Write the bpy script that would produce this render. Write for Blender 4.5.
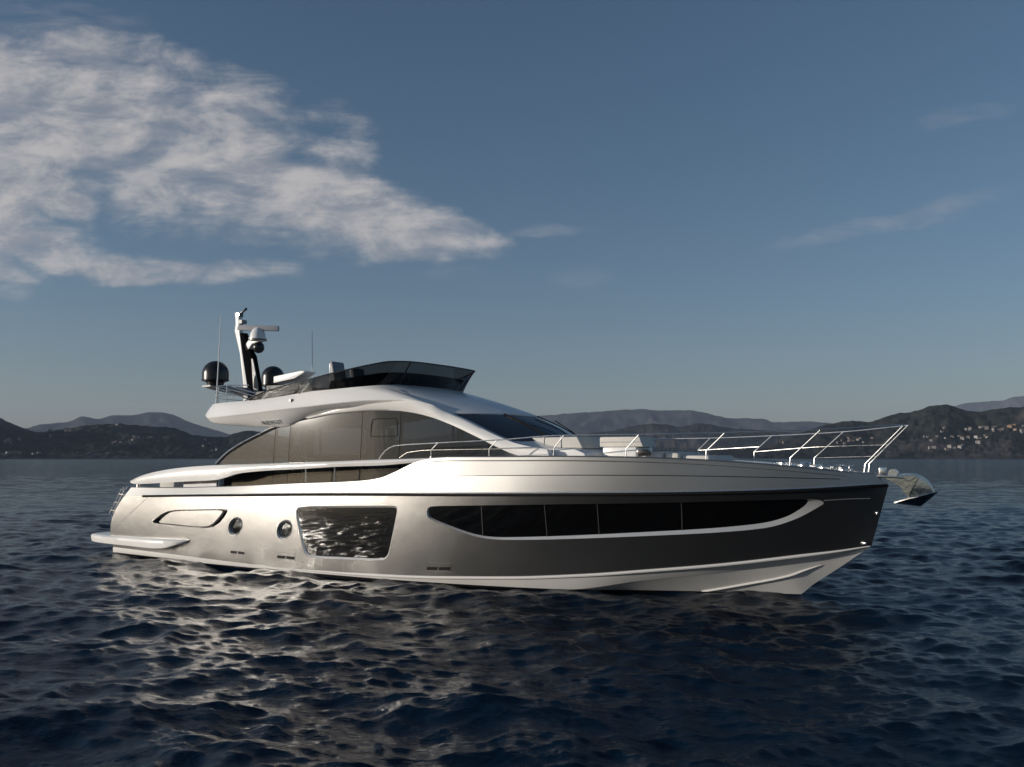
import bpy, bmesh, math, random
import numpy as np
from mathutils import Vector, Matrix
from mathutils.geometry import delaunay_2d_cdt
from mathutils import noise as mnoise

for _o in list(bpy.data.objects):
    bpy.data.objects.remove(_o)
scene = bpy.context.scene
COL = scene.collection
R = math.radians

# ------------------------------------------------------------------ camera
cam_d = bpy.data.cameras.new('camera')
cam = bpy.data.objects.new('camera', cam_d)
COL.objects.link(cam)
cam.location = (0, 0, 3.1)
cam.rotation_euler = (R(90) + math.atan(73.5/920), 0, 0)
cam_d.sensor_width = 36
cam_d.lens = 36*920/1024
cam_d.clip_start = 0.1
cam_d.clip_end = 40000
scene.camera = cam

# ------------------------------------------------------------------ world, sun, exposure
SUN_EL = 8.5
SUN_AZ = -101.5         # bearing from the view axis (+Y), clockwise positive: low on the left
SKY_STRENGTH = 0.083
scene.view_settings.view_transform = 'Standard'
scene.view_settings.look = 'None'
scene.view_settings.exposure = 0.0
scene.view_settings.gamma = 1.0
scene.view_settings.use_curve_mapping = False
scene.render.engine = 'CYCLES'
scene.cycles.use_denoising = True
scene.cycles.max_bounces = 10
scene.cycles.volume_bounces = 0
scene.cycles.transparent_max_bounces = 12
scene.cycles.sample_clamp_indirect = 40

class NT:
    """small helper to write node trees"""
    def __init__(self, tree):
        self.t = tree; self.n = tree.nodes; self.l = tree.links
    def add(self, kind, **kw):
        n = self.n.new(kind)
        for k, v in kw.items():
            setattr(n, k, v)
        return n
    def put(self, node, i, v):
        if v is None: return
        if isinstance(v, bpy.types.NodeSocket):
            self.l.new(v, node.inputs[i])
        else:
            node.inputs[i].default_value = v
    def math(self, op, a, b=None, c=None, clamp=False):
        n = self.add('ShaderNodeMath', operation=op, use_clamp=clamp)
        for i, v in enumerate((a, b, c)): self.put(n, i, v)
        return n.outputs[0]
    def vmath(self, op, a, b=None):
        n = self.add('ShaderNodeVectorMath', operation=op)
        self.put(n, 0, a); self.put(n, 1, b)
        return n.outputs[0]
    def comb(self, x, y, z):
        n = self.add('ShaderNodeCombineXYZ')
        for i, v in enumerate((x, y, z)): self.put(n, i, v)
        return n.outputs[0]
    def noise(self, vec, scale, detail=6, rough=.55, dist=0.0, dims='3D'):
        n = self.add('ShaderNodeTexNoise', noise_dimensions=dims)
        if vec is not None: self.l.new(vec, n.inputs['Vector'])
        n.inputs['Scale'].default_value = scale; n.inputs['Detail'].default_value = detail
        n.inputs['Roughness'].default_value = rough; n.inputs['Distortion'].default_value = dist
        return n.outputs['Fac']
    def smooth(self, v, lo, hi, a=0.0, b=1.0):
        n = self.add('ShaderNodeMapRange', interpolation_type='SMOOTHSTEP')
        for i, q in enumerate((v, lo, hi, a, b)): self.put(n, i, q)
        return n.outputs[0]
    def mix(self, fac, a, b):
        n = self.add('ShaderNodeMix', data_type='RGBA')
        self.put(n, 0, fac); self.put(n, 6, a); self.put(n, 7, b)
        return n.outputs[2]

world = bpy.data.worlds.new('World')
scene.world = world
world.use_nodes = True
W_ = NT(world.node_tree); W_.n.clear()
sky = W_.add('ShaderNodeTexSky', sky_type='NISHITA')
sky.sun_disc = False
sky.sun_elevation = R(SUN_EL)
sky.sun_rotation = R(SUN_AZ)
sky.altitude = 0
sky.air_density = 1.0; sky.dust_density = 0.8; sky.ozone_density = 2.0
# clouds: a broken bank low to the left and a few wisps, fixed on the sky by direction
CLOUDS = [(-0.5272, 0.3863, 0.1902, 0.0717, 10, 1), (-0.3693, 0.3349, 0.2011, 0.063, 14, 1), (-0.224, 0.2952, 0.1413, 0.0457, 22, 1), (-0.1294, 0.2557, 0.0924, 0.0326, 12, 1), (-0.0685, 0.2433, 0.0565, 0.0217, 8, 0.72), (-0.532, 0.2332, 0.0815, 0.0217, 14, 1), (-0.3989, 0.212, 0.1522, 0.0141, 2, 0.85), (-0.5028, 0.2782, 0.037, 0.0196, 25, 0.95), (-0.4012, 0.2861, 0.0543, 0.0283, -20, 0.95), (-0.201, 0.2445, 0.1304, 0.0239, 4, 0.6), (-0.6366, 0.3406, 0.1522, 0.1304, 0, 1), (-0.6084, 0.2165, 0.0652, 0.0304, 20, 0.9), (-0.4052, 0.4151, 0.1522, 0.0435, 12, 0.75), (-0.576, 0.4788, 0.1304, 0.0272, 5, 0.5), (-0.2026, 0.3406, 0.0652, 0.0435, 50, 0.6), (0.4236, 0.2613, 0.1141, 0.0098, -13, 0.5), (0.5169, 0.3795, 0.0435, 0.0109, -12, 0.3), (0.0365, 0.2523, 0.038, 0.0065, -5, 0.5), (-0.0737, 0.1953, 0.0272, 0.0054, 0, 0.35), (-0.5092, 0.4963, 0.0761, 0.0109, 5, 0.5), (0.0749, 0.1997, 0.0326, 0.0109, 0, 0.2)]

tc = W_.add('ShaderNodeTexCoord')
sx = W_.add('ShaderNodeSeparateXYZ'); W_.l.new(tc.outputs['Generated'], sx.inputs[0])
yy = W_.math('MAXIMUM', sx.outputs[1], 0.02)
cu = W_.math('DIVIDE', sx.outputs[0], yy); cw = W_.math('DIVIDE', sx.outputs[2], yy)
front = W_.smooth(sx.outputs[1], 0.15, 0.5)
warp_v = W_.comb(cu, W_.math('MULTIPLY', cw, 1.6), 0.0)
nz1 = W_.add('ShaderNodeTexNoise'); W_.l.new(warp_v, nz1.inputs['Vector'])
nz1.inputs['Scale'].default_value = 7; nz1.inputs['Detail'].default_value = 6
wv = W_.vmath('SUBTRACT', nz1.outputs['Color'], (.5, .5, .5))
ws = W_.add('ShaderNodeSeparateXYZ'); W_.l.new(wv, ws.inputs[0])
cu2 = W_.math('MULTIPLY_ADD', ws.outputs[0], 0.14, cu); cw2 = W_.math('MULTIPLY_ADD', ws.outputs[1], 0.055, cw)
mask = None; veil = None
for (bx, by, rx, ry, ang, wt) in CLOUDS:
    ca, sa = math.cos(R(-ang)), math.sin(R(-ang))
    dx = W_.math('SUBTRACT', cu2, bx); dy = W_.math('SUBTRACT', cw2, by)
    px = W_.math('ADD', W_.math('MULTIPLY', dx, ca/rx), W_.math('MULTIPLY', dy, sa/rx))
    py = W_.math('ADD', W_.math('MULTIPLY', dx, -sa/ry), W_.math('MULTIPLY', dy, ca/ry))
    q = W_.math('ADD', W_.math('MULTIPLY', px, px), W_.math('MULTIPLY', py, py))
    g = W_.math('MULTIPLY', W_.smooth(q, 0.0, 2.4, 1.0, 0.0), wt)
    if wt < .6: veil = g if veil is None else W_.math('MAXIMUM', veil, g)
    else: mask = g if mask is None else W_.math('MAXIMUM', mask, g)
cvec = W_.comb(cu, W_.math('MULTIPLY', cw, 1.9), 0.3)
f1 = W_.noise(cvec, 11, 11, .64, .35)
f2 = W_.noise(W_.vmath('ADD', cvec, (-0.02, 0.03, 0)), 11, 9, .6, .35)
wisp = W_.noise(W_.comb(cu, W_.math('MULTIPLY', cw, 5.0), 1.7), 7, 7, .6, .6)
dens = W_.math('ADD', mask, W_.math('MULTIPLY', W_.math('SUBTRACT', f1, .5), 1.65))
dens = W_.math('ADD', dens, W_.math('MULTIPLY', W_.math('SUBTRACT', wisp, .5), 1.3))
cov = W_.math('MULTIPLY', W_.smooth(dens, 0.14, 1.22), W_.smooth(mask, 0.0, 0.25))
thin = W_.math('MULTIPLY', veil, W_.smooth(wisp, .30, .72, 0.0, .55))
cov = W_.math('MAXIMUM', W_.math('MULTIPLY', cov, 0.90), thin)
cov = W_.math('MULTIPLY', cov, front)
lit = W_.smooth(W_.math('SUBTRACT', f1, f2), -0.16, 0.17)
CB = 1.0/SKY_STRENGTH
ccol = W_.mix(lit, (.30*CB, .31*CB, .345*CB, 1), (.52*CB, .495*CB, .49*CB, 1))
skyc = sky.outputs[0]
hz = W_.smooth(sx.outputs[2], 0.0, 0.34)
skyc = W_.vmath('MULTIPLY', skyc, W_.mix(hz, (.95, .985, 1.22, 1), (.88, .99, 1.10, 1)))

wc = W_.mix(cov, skyc, ccol)
bg = W_.add('ShaderNodeBackground'); W_.l.new(wc, bg.inputs[0]); bg.inputs[1].default_value = SKY_STRENGTH
wo = W_.add('ShaderNodeOutputWorld'); W_.l.new(bg.outputs[0], wo.inputs[0])

sun_d = bpy.data.lights.new('sun', 'SUN')
sun_d.energy = 4.4; sun_d.angle = R(0.5); sun_d.color = (1.0, .92, .82)
sun = bpy.data.objects.new('sun', sun_d); COL.objects.link(sun)
to_sun = Vector((math.sin(R(SUN_AZ))*math.cos(R(SUN_EL)), math.cos(R(SUN_AZ))*math.cos(R(SUN_EL)), math.sin(R(SUN_EL))))
sun.rotation_euler = to_sun.to_track_quat('Z', 'Y').to_euler()
sun.location = (-60, 0, 40)

# ---------- hull lines (metres; s forward from the transom, v half-breadth, z above water) ----------
def pchip(tab):
    x = np.array([a[0] for a in tab], float); y = np.array([a[1] for a in tab], float)
    hh = np.diff(x); dl = np.diff(y) / hh
    m = np.zeros_like(y); m[0] = dl[0]; m[-1] = dl[-1]
    for i in range(1, len(x) - 1):
        if dl[i-1] * dl[i] > 0:
            w1 = 2*hh[i] + hh[i-1]; w2 = hh[i] + 2*hh[i-1]
            m[i] = (w1 + w2) / (w1/dl[i-1] + w2/dl[i])
    def fn(q):
        q = np.clip(np.asarray(q, float), x[0], x[-1])
        i = np.clip(np.searchsorted(x, q, side='right') - 1, 0, len(x) - 2)
        t = (q - x[i]) / hh[i]
        return ((1+2*t)*(1-t)**2*y[i] + t*(1-t)**2*hh[i]*m[i] + t*t*(3-2*t)*y[i+1] + t*t*(t-1)*hh[i]*m[i+1])
    return fn
BR = pchip([(0,2.58),(3,2.8),(7,2.92),(12,2.93),(15,2.82),(17,2.56),(19,2.06),(20.5,1.5),(21.7,.9),(22.6,.32),(23.0,0.02)])
BG = pchip([(0,2.48),(3,2.7),(7,2.83),(12,2.87),(15,2.76),(16.3,2.66),(17.9,2.40),(19.5,1.88),(21.2,1.16),(22.4,.40),(22.75,.16)])
BC = pchip([(0,2.53),(4,2.80),(8,2.89),(11,2.87),(13,2.76),(15,2.50),(17,2.06),(19,1.42),(20.5,.86),(21.7,.38),(22.6,0.012)])
BD = pchip([(0,2.51),(4,2.77),(8,2.84),(11,2.80),(13,2.64),(15,2.34),(17,1.85),(19,1.20),(20.5,.66),(21.6,.26),(22.4,.012)])
ZC_T = [(0.135, 0.238), (3.149, 0.198), (5.627, 0.142), (8.566, 0.089), (9.972, 0.085), (11.29, 0.106), (12.354, 0.132), (13.897, 0.2), (15.18, 0.264), (16.142, 0.336), (17.058, 0.417), (17.935, 0.513), (19.404, 0.674), (20.015, 0.753), (21.214, 0.93), (21.998, 1.052), (22.6, 1.17)]
ZC = pchip(ZC_T)
ZD_T = [(0.113, 0.077), (3.121, 0.061), (5.585, -0.006), (8.52, -0.052), (9.922, -0.066), (12.284, -0.042), (13.813, -0.04), (15.093, -0.02), (16.283, 0.022), (17.849, 0.273), (19.334, 0.472), (19.953, 0.566), (21.169, 0.748), (21.972, 0.943), (22.412, 1.096)]
ZD = pchip(ZD_T)
ZR_T = [(0.734, 1.864), (1.769, 1.896), (3.602, 1.957), (6.441, 2.035), (9.273, 2.111), (11.956, 2.164), (13.171, 2.184), (16.361, 2.247), (18.176, 2.283), (19.429, 2.313), (20.419, 2.344), (21.746, 2.406), (22.99, 2.496)]
ZR = pchip(ZR_T)
ZG_T = [(0.953, 2.139), (2.491, 2.154), (5.275, 2.234), (8.469, 2.383), (9.908, 2.439), (10.762, 2.494), (11.258, 2.565), (11.742, 2.721), (12.059, 2.849), (12.4, 2.976), (12.824, 3.061), (13.413, 3.09), (14.537, 3.1), (16.359, 3.109), (18.198, 3.087), (19.435, 3.034), (20.231, 2.981), (21.193, 2.895), (21.932, 2.809), (22.443, 2.748), (22.698, 2.729), (22.814, 2.712)]
ZG = pchip(ZG_T)
SC0, LC, SR0, LR = (0.135, 22.6, 0.734, 22.99)

def hull_side(t, w):
    # chine (w=0) to rub rail (w=1), t along the length; concave flare towards the bow, rounded transom edge
    t = np.asarray(t, float); w = np.asarray(w, float)
    sc = SC0 + (LC-SC0)*t; sr = SR0 + (LR-SR0)*t
    s = sc*(1-w) + sr*w - 0.33*np.clip(1-t*5, 0, 1)**3*np.sin(np.pi*np.clip(w,0,1))
    fl = np.clip((t-.55)/.3, 0, 1); fl = fl*fl*(3-2*fl)*np.clip((1-t)/.25, 0, 1)
    v = BC(sc)*(1-w) + BR(sr)*w + np.sin(np.pi*np.clip(w,0,1))*(0.03*(1-fl) - 0.10*fl)*np.clip((1-t)/.1,0,1)
    z = ZC(sc)*(1-w) + ZR(sr)*w
    return s, v, z
HW = {
 'big': [(0.35465, 0.8198), (0.42735, 0.8308), (0.49522, 0.8407), (0.50179, 0.8341), (0.50335, 0.7976), (0.50352, 0.6018), (0.50264, 0.3311), (0.50143, 0.2442), (0.4958, 0.2049), (0.44159, 0.2035), (0.39079, 0.188), (0.38152, 0.2116), (0.3759, 0.2885), (0.36404, 0.524), (0.35211, 0.7629)],
 'long_in': [(0.5464, 0.7906), (0.54707, 0.8352), (0.55264, 0.8536), (0.58099, 0.8596), (0.6132, 0.8647), (0.65925, 0.8703), (0.70319, 0.873), (0.74482, 0.8743), (0.78437, 0.8727), (0.82232, 0.8729), (0.8589, 0.8727), (0.89434, 0.8667), (0.92033, 0.8579), (0.93402, 0.8509), (0.93684, 0.8258), (0.93501, 0.761), (0.92977, 0.6929), (0.92277, 0.6231), (0.91454, 0.5789), (0.90437, 0.5446), (0.88862, 0.5251), (0.86177, 0.5116), (0.83425, 0.5048), (0.79651, 0.5012), (0.74757, 0.4965), (0.70669, 0.4902), (0.66373, 0.4865), (0.63885, 0.4849), (0.62235, 0.499), (0.60514, 0.5346), (0.58175, 0.6106), (0.55429, 0.7072), (0.54831, 0.7427)],
 'long_out': [(0.54534, 0.7905), (0.54593, 0.8447), (0.55205, 0.8632), (0.58083, 0.868), (0.61307, 0.8731), (0.65915, 0.8786), (0.70312, 0.8814), (0.74477, 0.8829), (0.78432, 0.8816), (0.82227, 0.882), (0.85883, 0.8821), (0.89424, 0.878), (0.92449, 0.8688), (0.94413, 0.8524), (0.95077, 0.7875), (0.94553, 0.7307), (0.93791, 0.6531), (0.92925, 0.5824), (0.91858, 0.5255), (0.90675, 0.4825), (0.88918, 0.4664), (0.86224, 0.4603), (0.83465, 0.459), (0.79688, 0.4595), (0.74789, 0.4616), (0.70702, 0.4585), (0.66406, 0.4588), (0.63917, 0.4608), (0.62146, 0.4785), (0.60417, 0.5189), (0.58075, 0.5962), (0.55322, 0.695), (0.54709, 0.7377)],
 'seams': [[(0.61235, 0.8647), (0.61996, 0.5013)], [(0.68541, 0.8723), (0.69247, 0.4891)], [(0.74127, 0.8748), (0.74616, 0.4971)], [(0.82344, 0.8725), (0.82679, 0.5043)]],
 'scoop_out': [(0.08327, 0.5105), (0.09133, 0.6032), (0.10318, 0.6984), (0.12041, 0.7503), (0.17724, 0.7707), (0.22738, 0.7893), (0.23188, 0.7641), (0.22862, 0.6793), (0.2204, 0.5609), (0.20703, 0.4797), (0.16527, 0.4792), (0.11299, 0.5002)],
 'scoop_in': [(0.09883, 0.5206), (0.10248, 0.5803), (0.11397, 0.6885), (0.12717, 0.7343), (0.17782, 0.7514), (0.2128, 0.765), (0.2226, 0.7577), (0.22043, 0.7001), (0.21067, 0.5646), (0.19964, 0.5013), (0.16485, 0.4954), (0.12307, 0.515)],
 'ports': [(0.25174, 0.5283), (0.33807, 0.5183)],
 'vents': [[(0.25174, 0.1574), (0.27813, 0.1597)], [(0.33465, 0.1561), (0.36374, 0.1549)], [(0.55733, 0.1212), (0.58701, 0.1057)]],
 'lamp': [(0.99163, 0.0749), (0.99638, 0.5503)],
 'crease': [(0.94947, 0.8269), (0.9712, 0.8203), (0.988, 0.8)],
}
SP = {
 'ringA': [(3.905, -1.9, 4.726), (4.639, -2.12, 4.739), (5.655, -2.27, 4.744), (7.132, -2.33, 4.824), (8.293, -2.34, 4.924), (9.359, -2.3, 4.969), (9.85, -2.25, 4.994), (10.318, -2.1, 5.024), (10.598, -1.85, 5.051), (10.733, -1.5, 5.069), (10.831, -1.0, 5.073), (10.939, -0.4, 5.072)],
 'ringB': [(3.36, -1.75, 4.422), (3.929, -2.1, 4.318), (5.709, -2.5, 4.365), (7.344, -2.53, 4.466), (8.473, -2.52, 4.532), (9.544, -2.5, 4.597), (10.522, -2.42, 4.637), (11.433, -2.3, 4.614), (12.272, -2.12, 4.467), (12.69, -1.95, 4.256), (13.257, -1.5, 4.235), (13.831, -0.7, 4.24)],
 'ringU': [(3.663, -1.75, 4.197), (4.176, -2.0, 4.103), (5.306, -2.12, 4.019), (6.576, -2.15, 3.958), (7.172, -2.15, 3.977), (7.722, -2.12, 4.119), (8.457, -2.1, 4.3), (9.01, -2.1, 4.384), (10.241, -2.08, 4.421)],
 'ringS': [(5.654, -2.27, 4.756), (6.41, -2.33, 4.95), (7.583, -2.4, 5.159), (8.361, -2.42, 5.265), (9.097, -2.42, 5.379), (9.777, -2.38, 5.478), (10.365, -2.25, 5.576), (10.875, -1.95, 5.662), (11.209, -1.55, 5.671), (11.272, -1.0, 5.678), (11.35, -0.4, 5.67)],
 'glass': [(4.363, -2.122, 2.845), (4.731, -2.112, 3.13), (5.312, -2.107, 3.411), (6.05, -2.106, 3.684), (6.733, -2.106, 3.908), (7.326, -2.11, 4.055), (8.102, -2.119, 4.173), (8.856, -2.13, 4.273), (9.591, -2.143, 4.321), (10.307, -2.157, 4.34), (11.154, -2.151, 4.321), (11.706, -2.137, 4.26), (12.277, -2.122, 4.138), (12.895, -2.106, 3.938), (13.645, -2.084, 3.63), (14.367, -2.06, 3.316), (14.208, -2.083, 3.112)],
 'archu': [(9.387, -2.12, 4.607), (10.284, -2.136, 4.66), (11.298, -2.127, 4.627), (12.259, -2.102, 4.468), (12.79, -2.091, 4.248), (13.336, -2.077, 4.02), (13.78, -2.064, 3.823), (14.271, -2.047, 3.618), (14.777, -2.024, 3.441), (15.322, -1.993, 3.329), (15.668, -1.971, 3.279)],
 'wing_top': [(0.978, -2.6, 2.345), (1.172, -2.62, 2.417), (1.985, -2.66, 2.606), (3.66, -2.72, 2.792), (4.995, -2.75, 2.858), (6.864, -2.78, 2.904), (9.51, -2.82, 2.978), (10.889, -2.83, 3.023), (12.176, -2.82, 3.055), (13.064, -2.77, 3.085)],
 'wing_bot': [(1.008, -2.62, 2.289), (1.234, -2.66, 2.256), (2.052, -2.7, 2.285), (3.726, -2.76, 2.37), (5.057, -2.79, 2.433), (6.106, -2.81, 2.639), (7.311, -2.83, 2.728), (8.451, -2.84, 2.775), (9.899, -2.86, 2.848), (11.246, -2.86, 2.885), (12.317, -2.84, 2.96), (13.079, -2.79, 3.007)],
 'ws_base': [(14.167, -1.88, 3.585), (14.668, -1.6, 3.498), (15.103, -1.1, 3.501)],
 'ws_c': [(14.805, 0.6, 3.717), (15.121, 0.0, 3.7), (13.961, 0.4, 4.227), (14.189, 0.0, 4.206), (11.762, 0.5, 5.602), (11.243, 0.5, 5.061), (11.428, 1.0, 5.659), (10.898, 1.0, 5.106)],
 'slotposts': [(8.559, -2.8, 2.802), (8.57, -2.8, 2.37), (9.601, -2.8, 2.835), (9.609, -2.8, 2.412)],
 'platform': [(-1.367, -2.3, 0.6), (-1.354, -2.3, 0.372), (0.272, -2.75, 0.387), (2.47, -2.95, 0.373), (3.414, -2.98, 0.437), (3.972, -2.9, 0.575), (4.109, -2.8, 0.676)],
 'transomrail': [(0.301, -2.2, 2.038), (-0.243, -2.2, 1.285), (0.173, -2.2, 2.068), (-0.322, -2.2, 1.314)],
 'mast': [(2.671, 0.0, 7.876), (2.821, 0.0, 7.661), (2.878, 0.0, 7.388), (3.229, 0.0, 5.302), (3.692, 0.0, 5.284), (3.235, 0.0, 6.562), (3.92, 0.0, 5.276), (3.514, 0.0, 6.545), (3.41, 0.0, 6.917), (3.963, 0.0, 6.88), (3.446, 0.0, 7.247), (3.907, 0.0, 7.214), (3.019, 0.0, 7.411), (4.675, 0.0, 7.192), (3.74, 0.0, 6.697), (3.274, 0.0, 6.792), (2.909, 0.0, 7.89), (3.002, 0.0, 7.916)],
 'ant': [(4.116, -1.9, 7.473), (3.995, -1.9, 4.723), (4.595, 1.6, 7.354), (4.676, 1.6, 5.82)],
 'dome': [(2.595, -1.22, 5.734), (3.729, -1.22, 5.682), (3.139, -1.22, 6.158), (3.168, -1.22, 5.388), (2.721, 1.22, 5.88), (3.715, 1.22, 5.835), (3.165, 1.22, 6.204), (3.184, 1.22, 5.516), (3.107, -0.9, 5.315), (3.389, -0.9, 5.176)],
 'aftrail': [(4.376, -2.0, 5.256), (4.395, -2.0, 4.737), (4.193, -1.7, 5.252), (4.209, -1.7, 4.789), (5.667, -2.1, 5.168)],
 'cush': [(14.812, -1.25, 3.577), (16.082, -1.25, 3.588), (16.244, -1.25, 3.318), (13.993, -1.6, 3.302), (16.604, -1.6, 3.1), (16.631, -1.1, 3.584), (17.653, -1.1, 3.573), (17.752, -1.1, 3.359), (17.611, -1.25, 3.17), (17.1, -1.2, 3.338), (17.728, -1.4, 3.263), (19.095, -1.6, 3.1), (18.138, -1.0, 3.241)],
 'struts': [(6.344, -2.3, 4.75), (6.739, -2.36, 5.081), (7.784, -2.32, 4.788), (8.326, -2.42, 5.155)],
 'flyin': [(5.642, -1.0, 5.672), (7.128, -1.0, 5.632), (5.651, -1.0, 5.364), (7.63, -0.6, 5.971), (7.945, -0.6, 5.954), (7.641, 0.2, 5.981), (7.477, -0.6, 5.647), (11.937, -0.6, 4.909)],
 'letters': [(6.38, -2.2, 4.128), (7.334, -2.2, 4.152)],
 'anchor': [(22.665, 0.0, 2.751), (23.093, 0.0, 2.712), (23.336, 0.0, 2.757), (23.632, 0.0, 2.717), (23.822, 0.0, 2.55), (23.911, 0.0, 2.32), (23.851, 0.0, 2.256), (23.417, 0.0, 2.183), (23.285, 0.0, 2.414), (23.089, 0.0, 2.561), (22.949, 0.0, 2.646), (23.236, 0.0, 2.114), (24.029, 0.0, 2.386), (23.65, 0.0, 2.062), (23.177, 0.0, 2.799), (22.893, 0.0, 2.818), (22.89, 0.0, 2.71)],
 'aftcab': [(3.288, -2.4, 2.371), (4.697, -2.4, 2.39), (4.704, -2.4, 2.213), (0.492, -1.5, 2.183), (1.961, -1.5, 2.206)],
 'strake': [(19.368, -1.4, 0.125), (20.022, -1.1, 0.257), (21.236, -0.7, 0.576), (21.873, -0.4, 0.756)],
 'bowdeck': [(21.555, -0.9, 2.906), (22.122, -0.3, 2.969), (22.434, -0.3, 2.905), (21.787, -1.0, 2.865), (22.156, -0.8, 2.78)],
 'railstart': [(11.169, -2.809, 3.049), (11.363, -2.809, 3.253), (11.654, -2.81, 3.379)],
 'stb': [[(12.811, -2.799, 3.1), (12.809, -2.799, 3.273), (13.043, -2.829, 3.445)], [(14.472, -2.728, 3.1), (14.472, -2.728, 3.291), (14.717, -2.758, 3.504)], [(16.155, -2.615, 3.123), (16.182, -2.615, 3.307), (16.46, -2.645, 3.597)], [(17.869, -2.347, 3.111), (17.871, -2.347, 3.279), (18.202, -2.377, 3.601)], [(19.538, -1.806, 3.045), (19.541, -1.806, 3.231), (19.986, -1.836, 3.631)], [(21.171, -1.115, 2.916), (21.185, -1.115, 3.078), (21.861, -1.145, 3.689)], [(22.543, -0.243, 2.775), (22.569, -0.243, 2.948), (23.387, -0.273, 3.788)]],
}
RIDGES = {
 'far': (6000, [(-39.977, 137.5), (-35.736, 193.1), (-31.88, 229.5), (-29.089, 190.5), (-27.878, 169.6), (-27.151, 191.0), (-25.66, 214.0), (-25.007, 241.8), (-24.282, 228.3), (-23.351, 253.9), (-22.558, 253.6), (-21.492, 275.5), (-20.677, 270.9), (-19.287, 217.8), (-17.877, 170.0), (-16.449, 133.9), (-12.953, 98.0), (-6.929, 112.6), (-1.991, 191.4), (0.498, 259.9), (2.055, 272.8), (4.23, 291.8), (5.468, 297.8), (7.928, 310.5), (9.146, 301.8), (10.959, 301.4), (11.855, 283.2), (13.627, 246.4), (15.088, 244.8), (15.951, 221.8), (17.381, 223.3), (20.165, 198.3), (22.85, 164.7), (27.911, 123.6), (34.718, 147.3), (40.532, 87.0)]),
 'left': (1900, [(-42.105, 47.4), (-37.766, 82.9), (-32.783, 84.5), (-30.05, 78.0), (-29.1, 72.4), (-28.517, 64.6), (-27.877, 54.9), (-27.136, 48.9), (-26.146, 53.0), (-24.375, 64.0), (-23.071, 65.6), (-21.468, 61.5), (-20.38, 60.0), (-18.71, 44.0), (-17.302, 42.4), (-16.739, 50.4), (-15.882, 54.5), (-14.135, 45.0), (-9.967, 29.4), (-3.847, 23.6), (2.979, 19.5), (6.678, 17.4), (11.521, 18.2), (15.052, 20.9), (18.465, 16.7), (22.809, 10.7)]),
 'mid': (3200, [(-4.462, 16.9), (-0.745, 34.2), (2.982, 72.2), (6.075, 92.7), (7.917, 112.9), (8.833, 117.8), (10.344, 108.8), (11.546, 116.9), (13.322, 100.9), (15.074, 93.4), (17.366, 85.7), (19.051, 88.2), (22.832, 57.3), (25.906, 24.9)]),
 'right': (2000, [(11.516, 9.5), (13.883, 15.7), (15.633, 28.1), (16.79, 44.5), (18.218, 62.8), (19.062, 70.1), (19.896, 75.8), (21.152, 74.8), (22.075, 83.4), (22.72, 90.5), (23.409, 92.7), (24.199, 100.1), (24.875, 105.5), (25.234, 106.2), (25.838, 99.7), (26.484, 92.4), (27.227, 91.2), (28.114, 96.9), (29.125, 97.9), (30.805, 92.5), (33.478, 84.5), (38.712, 48.7), (43.937, 29.6)]),
 'remote': (9000, [(22.832, 155.6), (24.426, 287.1), (25.74, 456.0), (26.5, 479.4), (27.984, 490.5), (28.716, 519.0), (29.148, 523.7), (30.829, 498.1), (34.764, 379.9), (39.831, 205.1)]),
}
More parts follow.
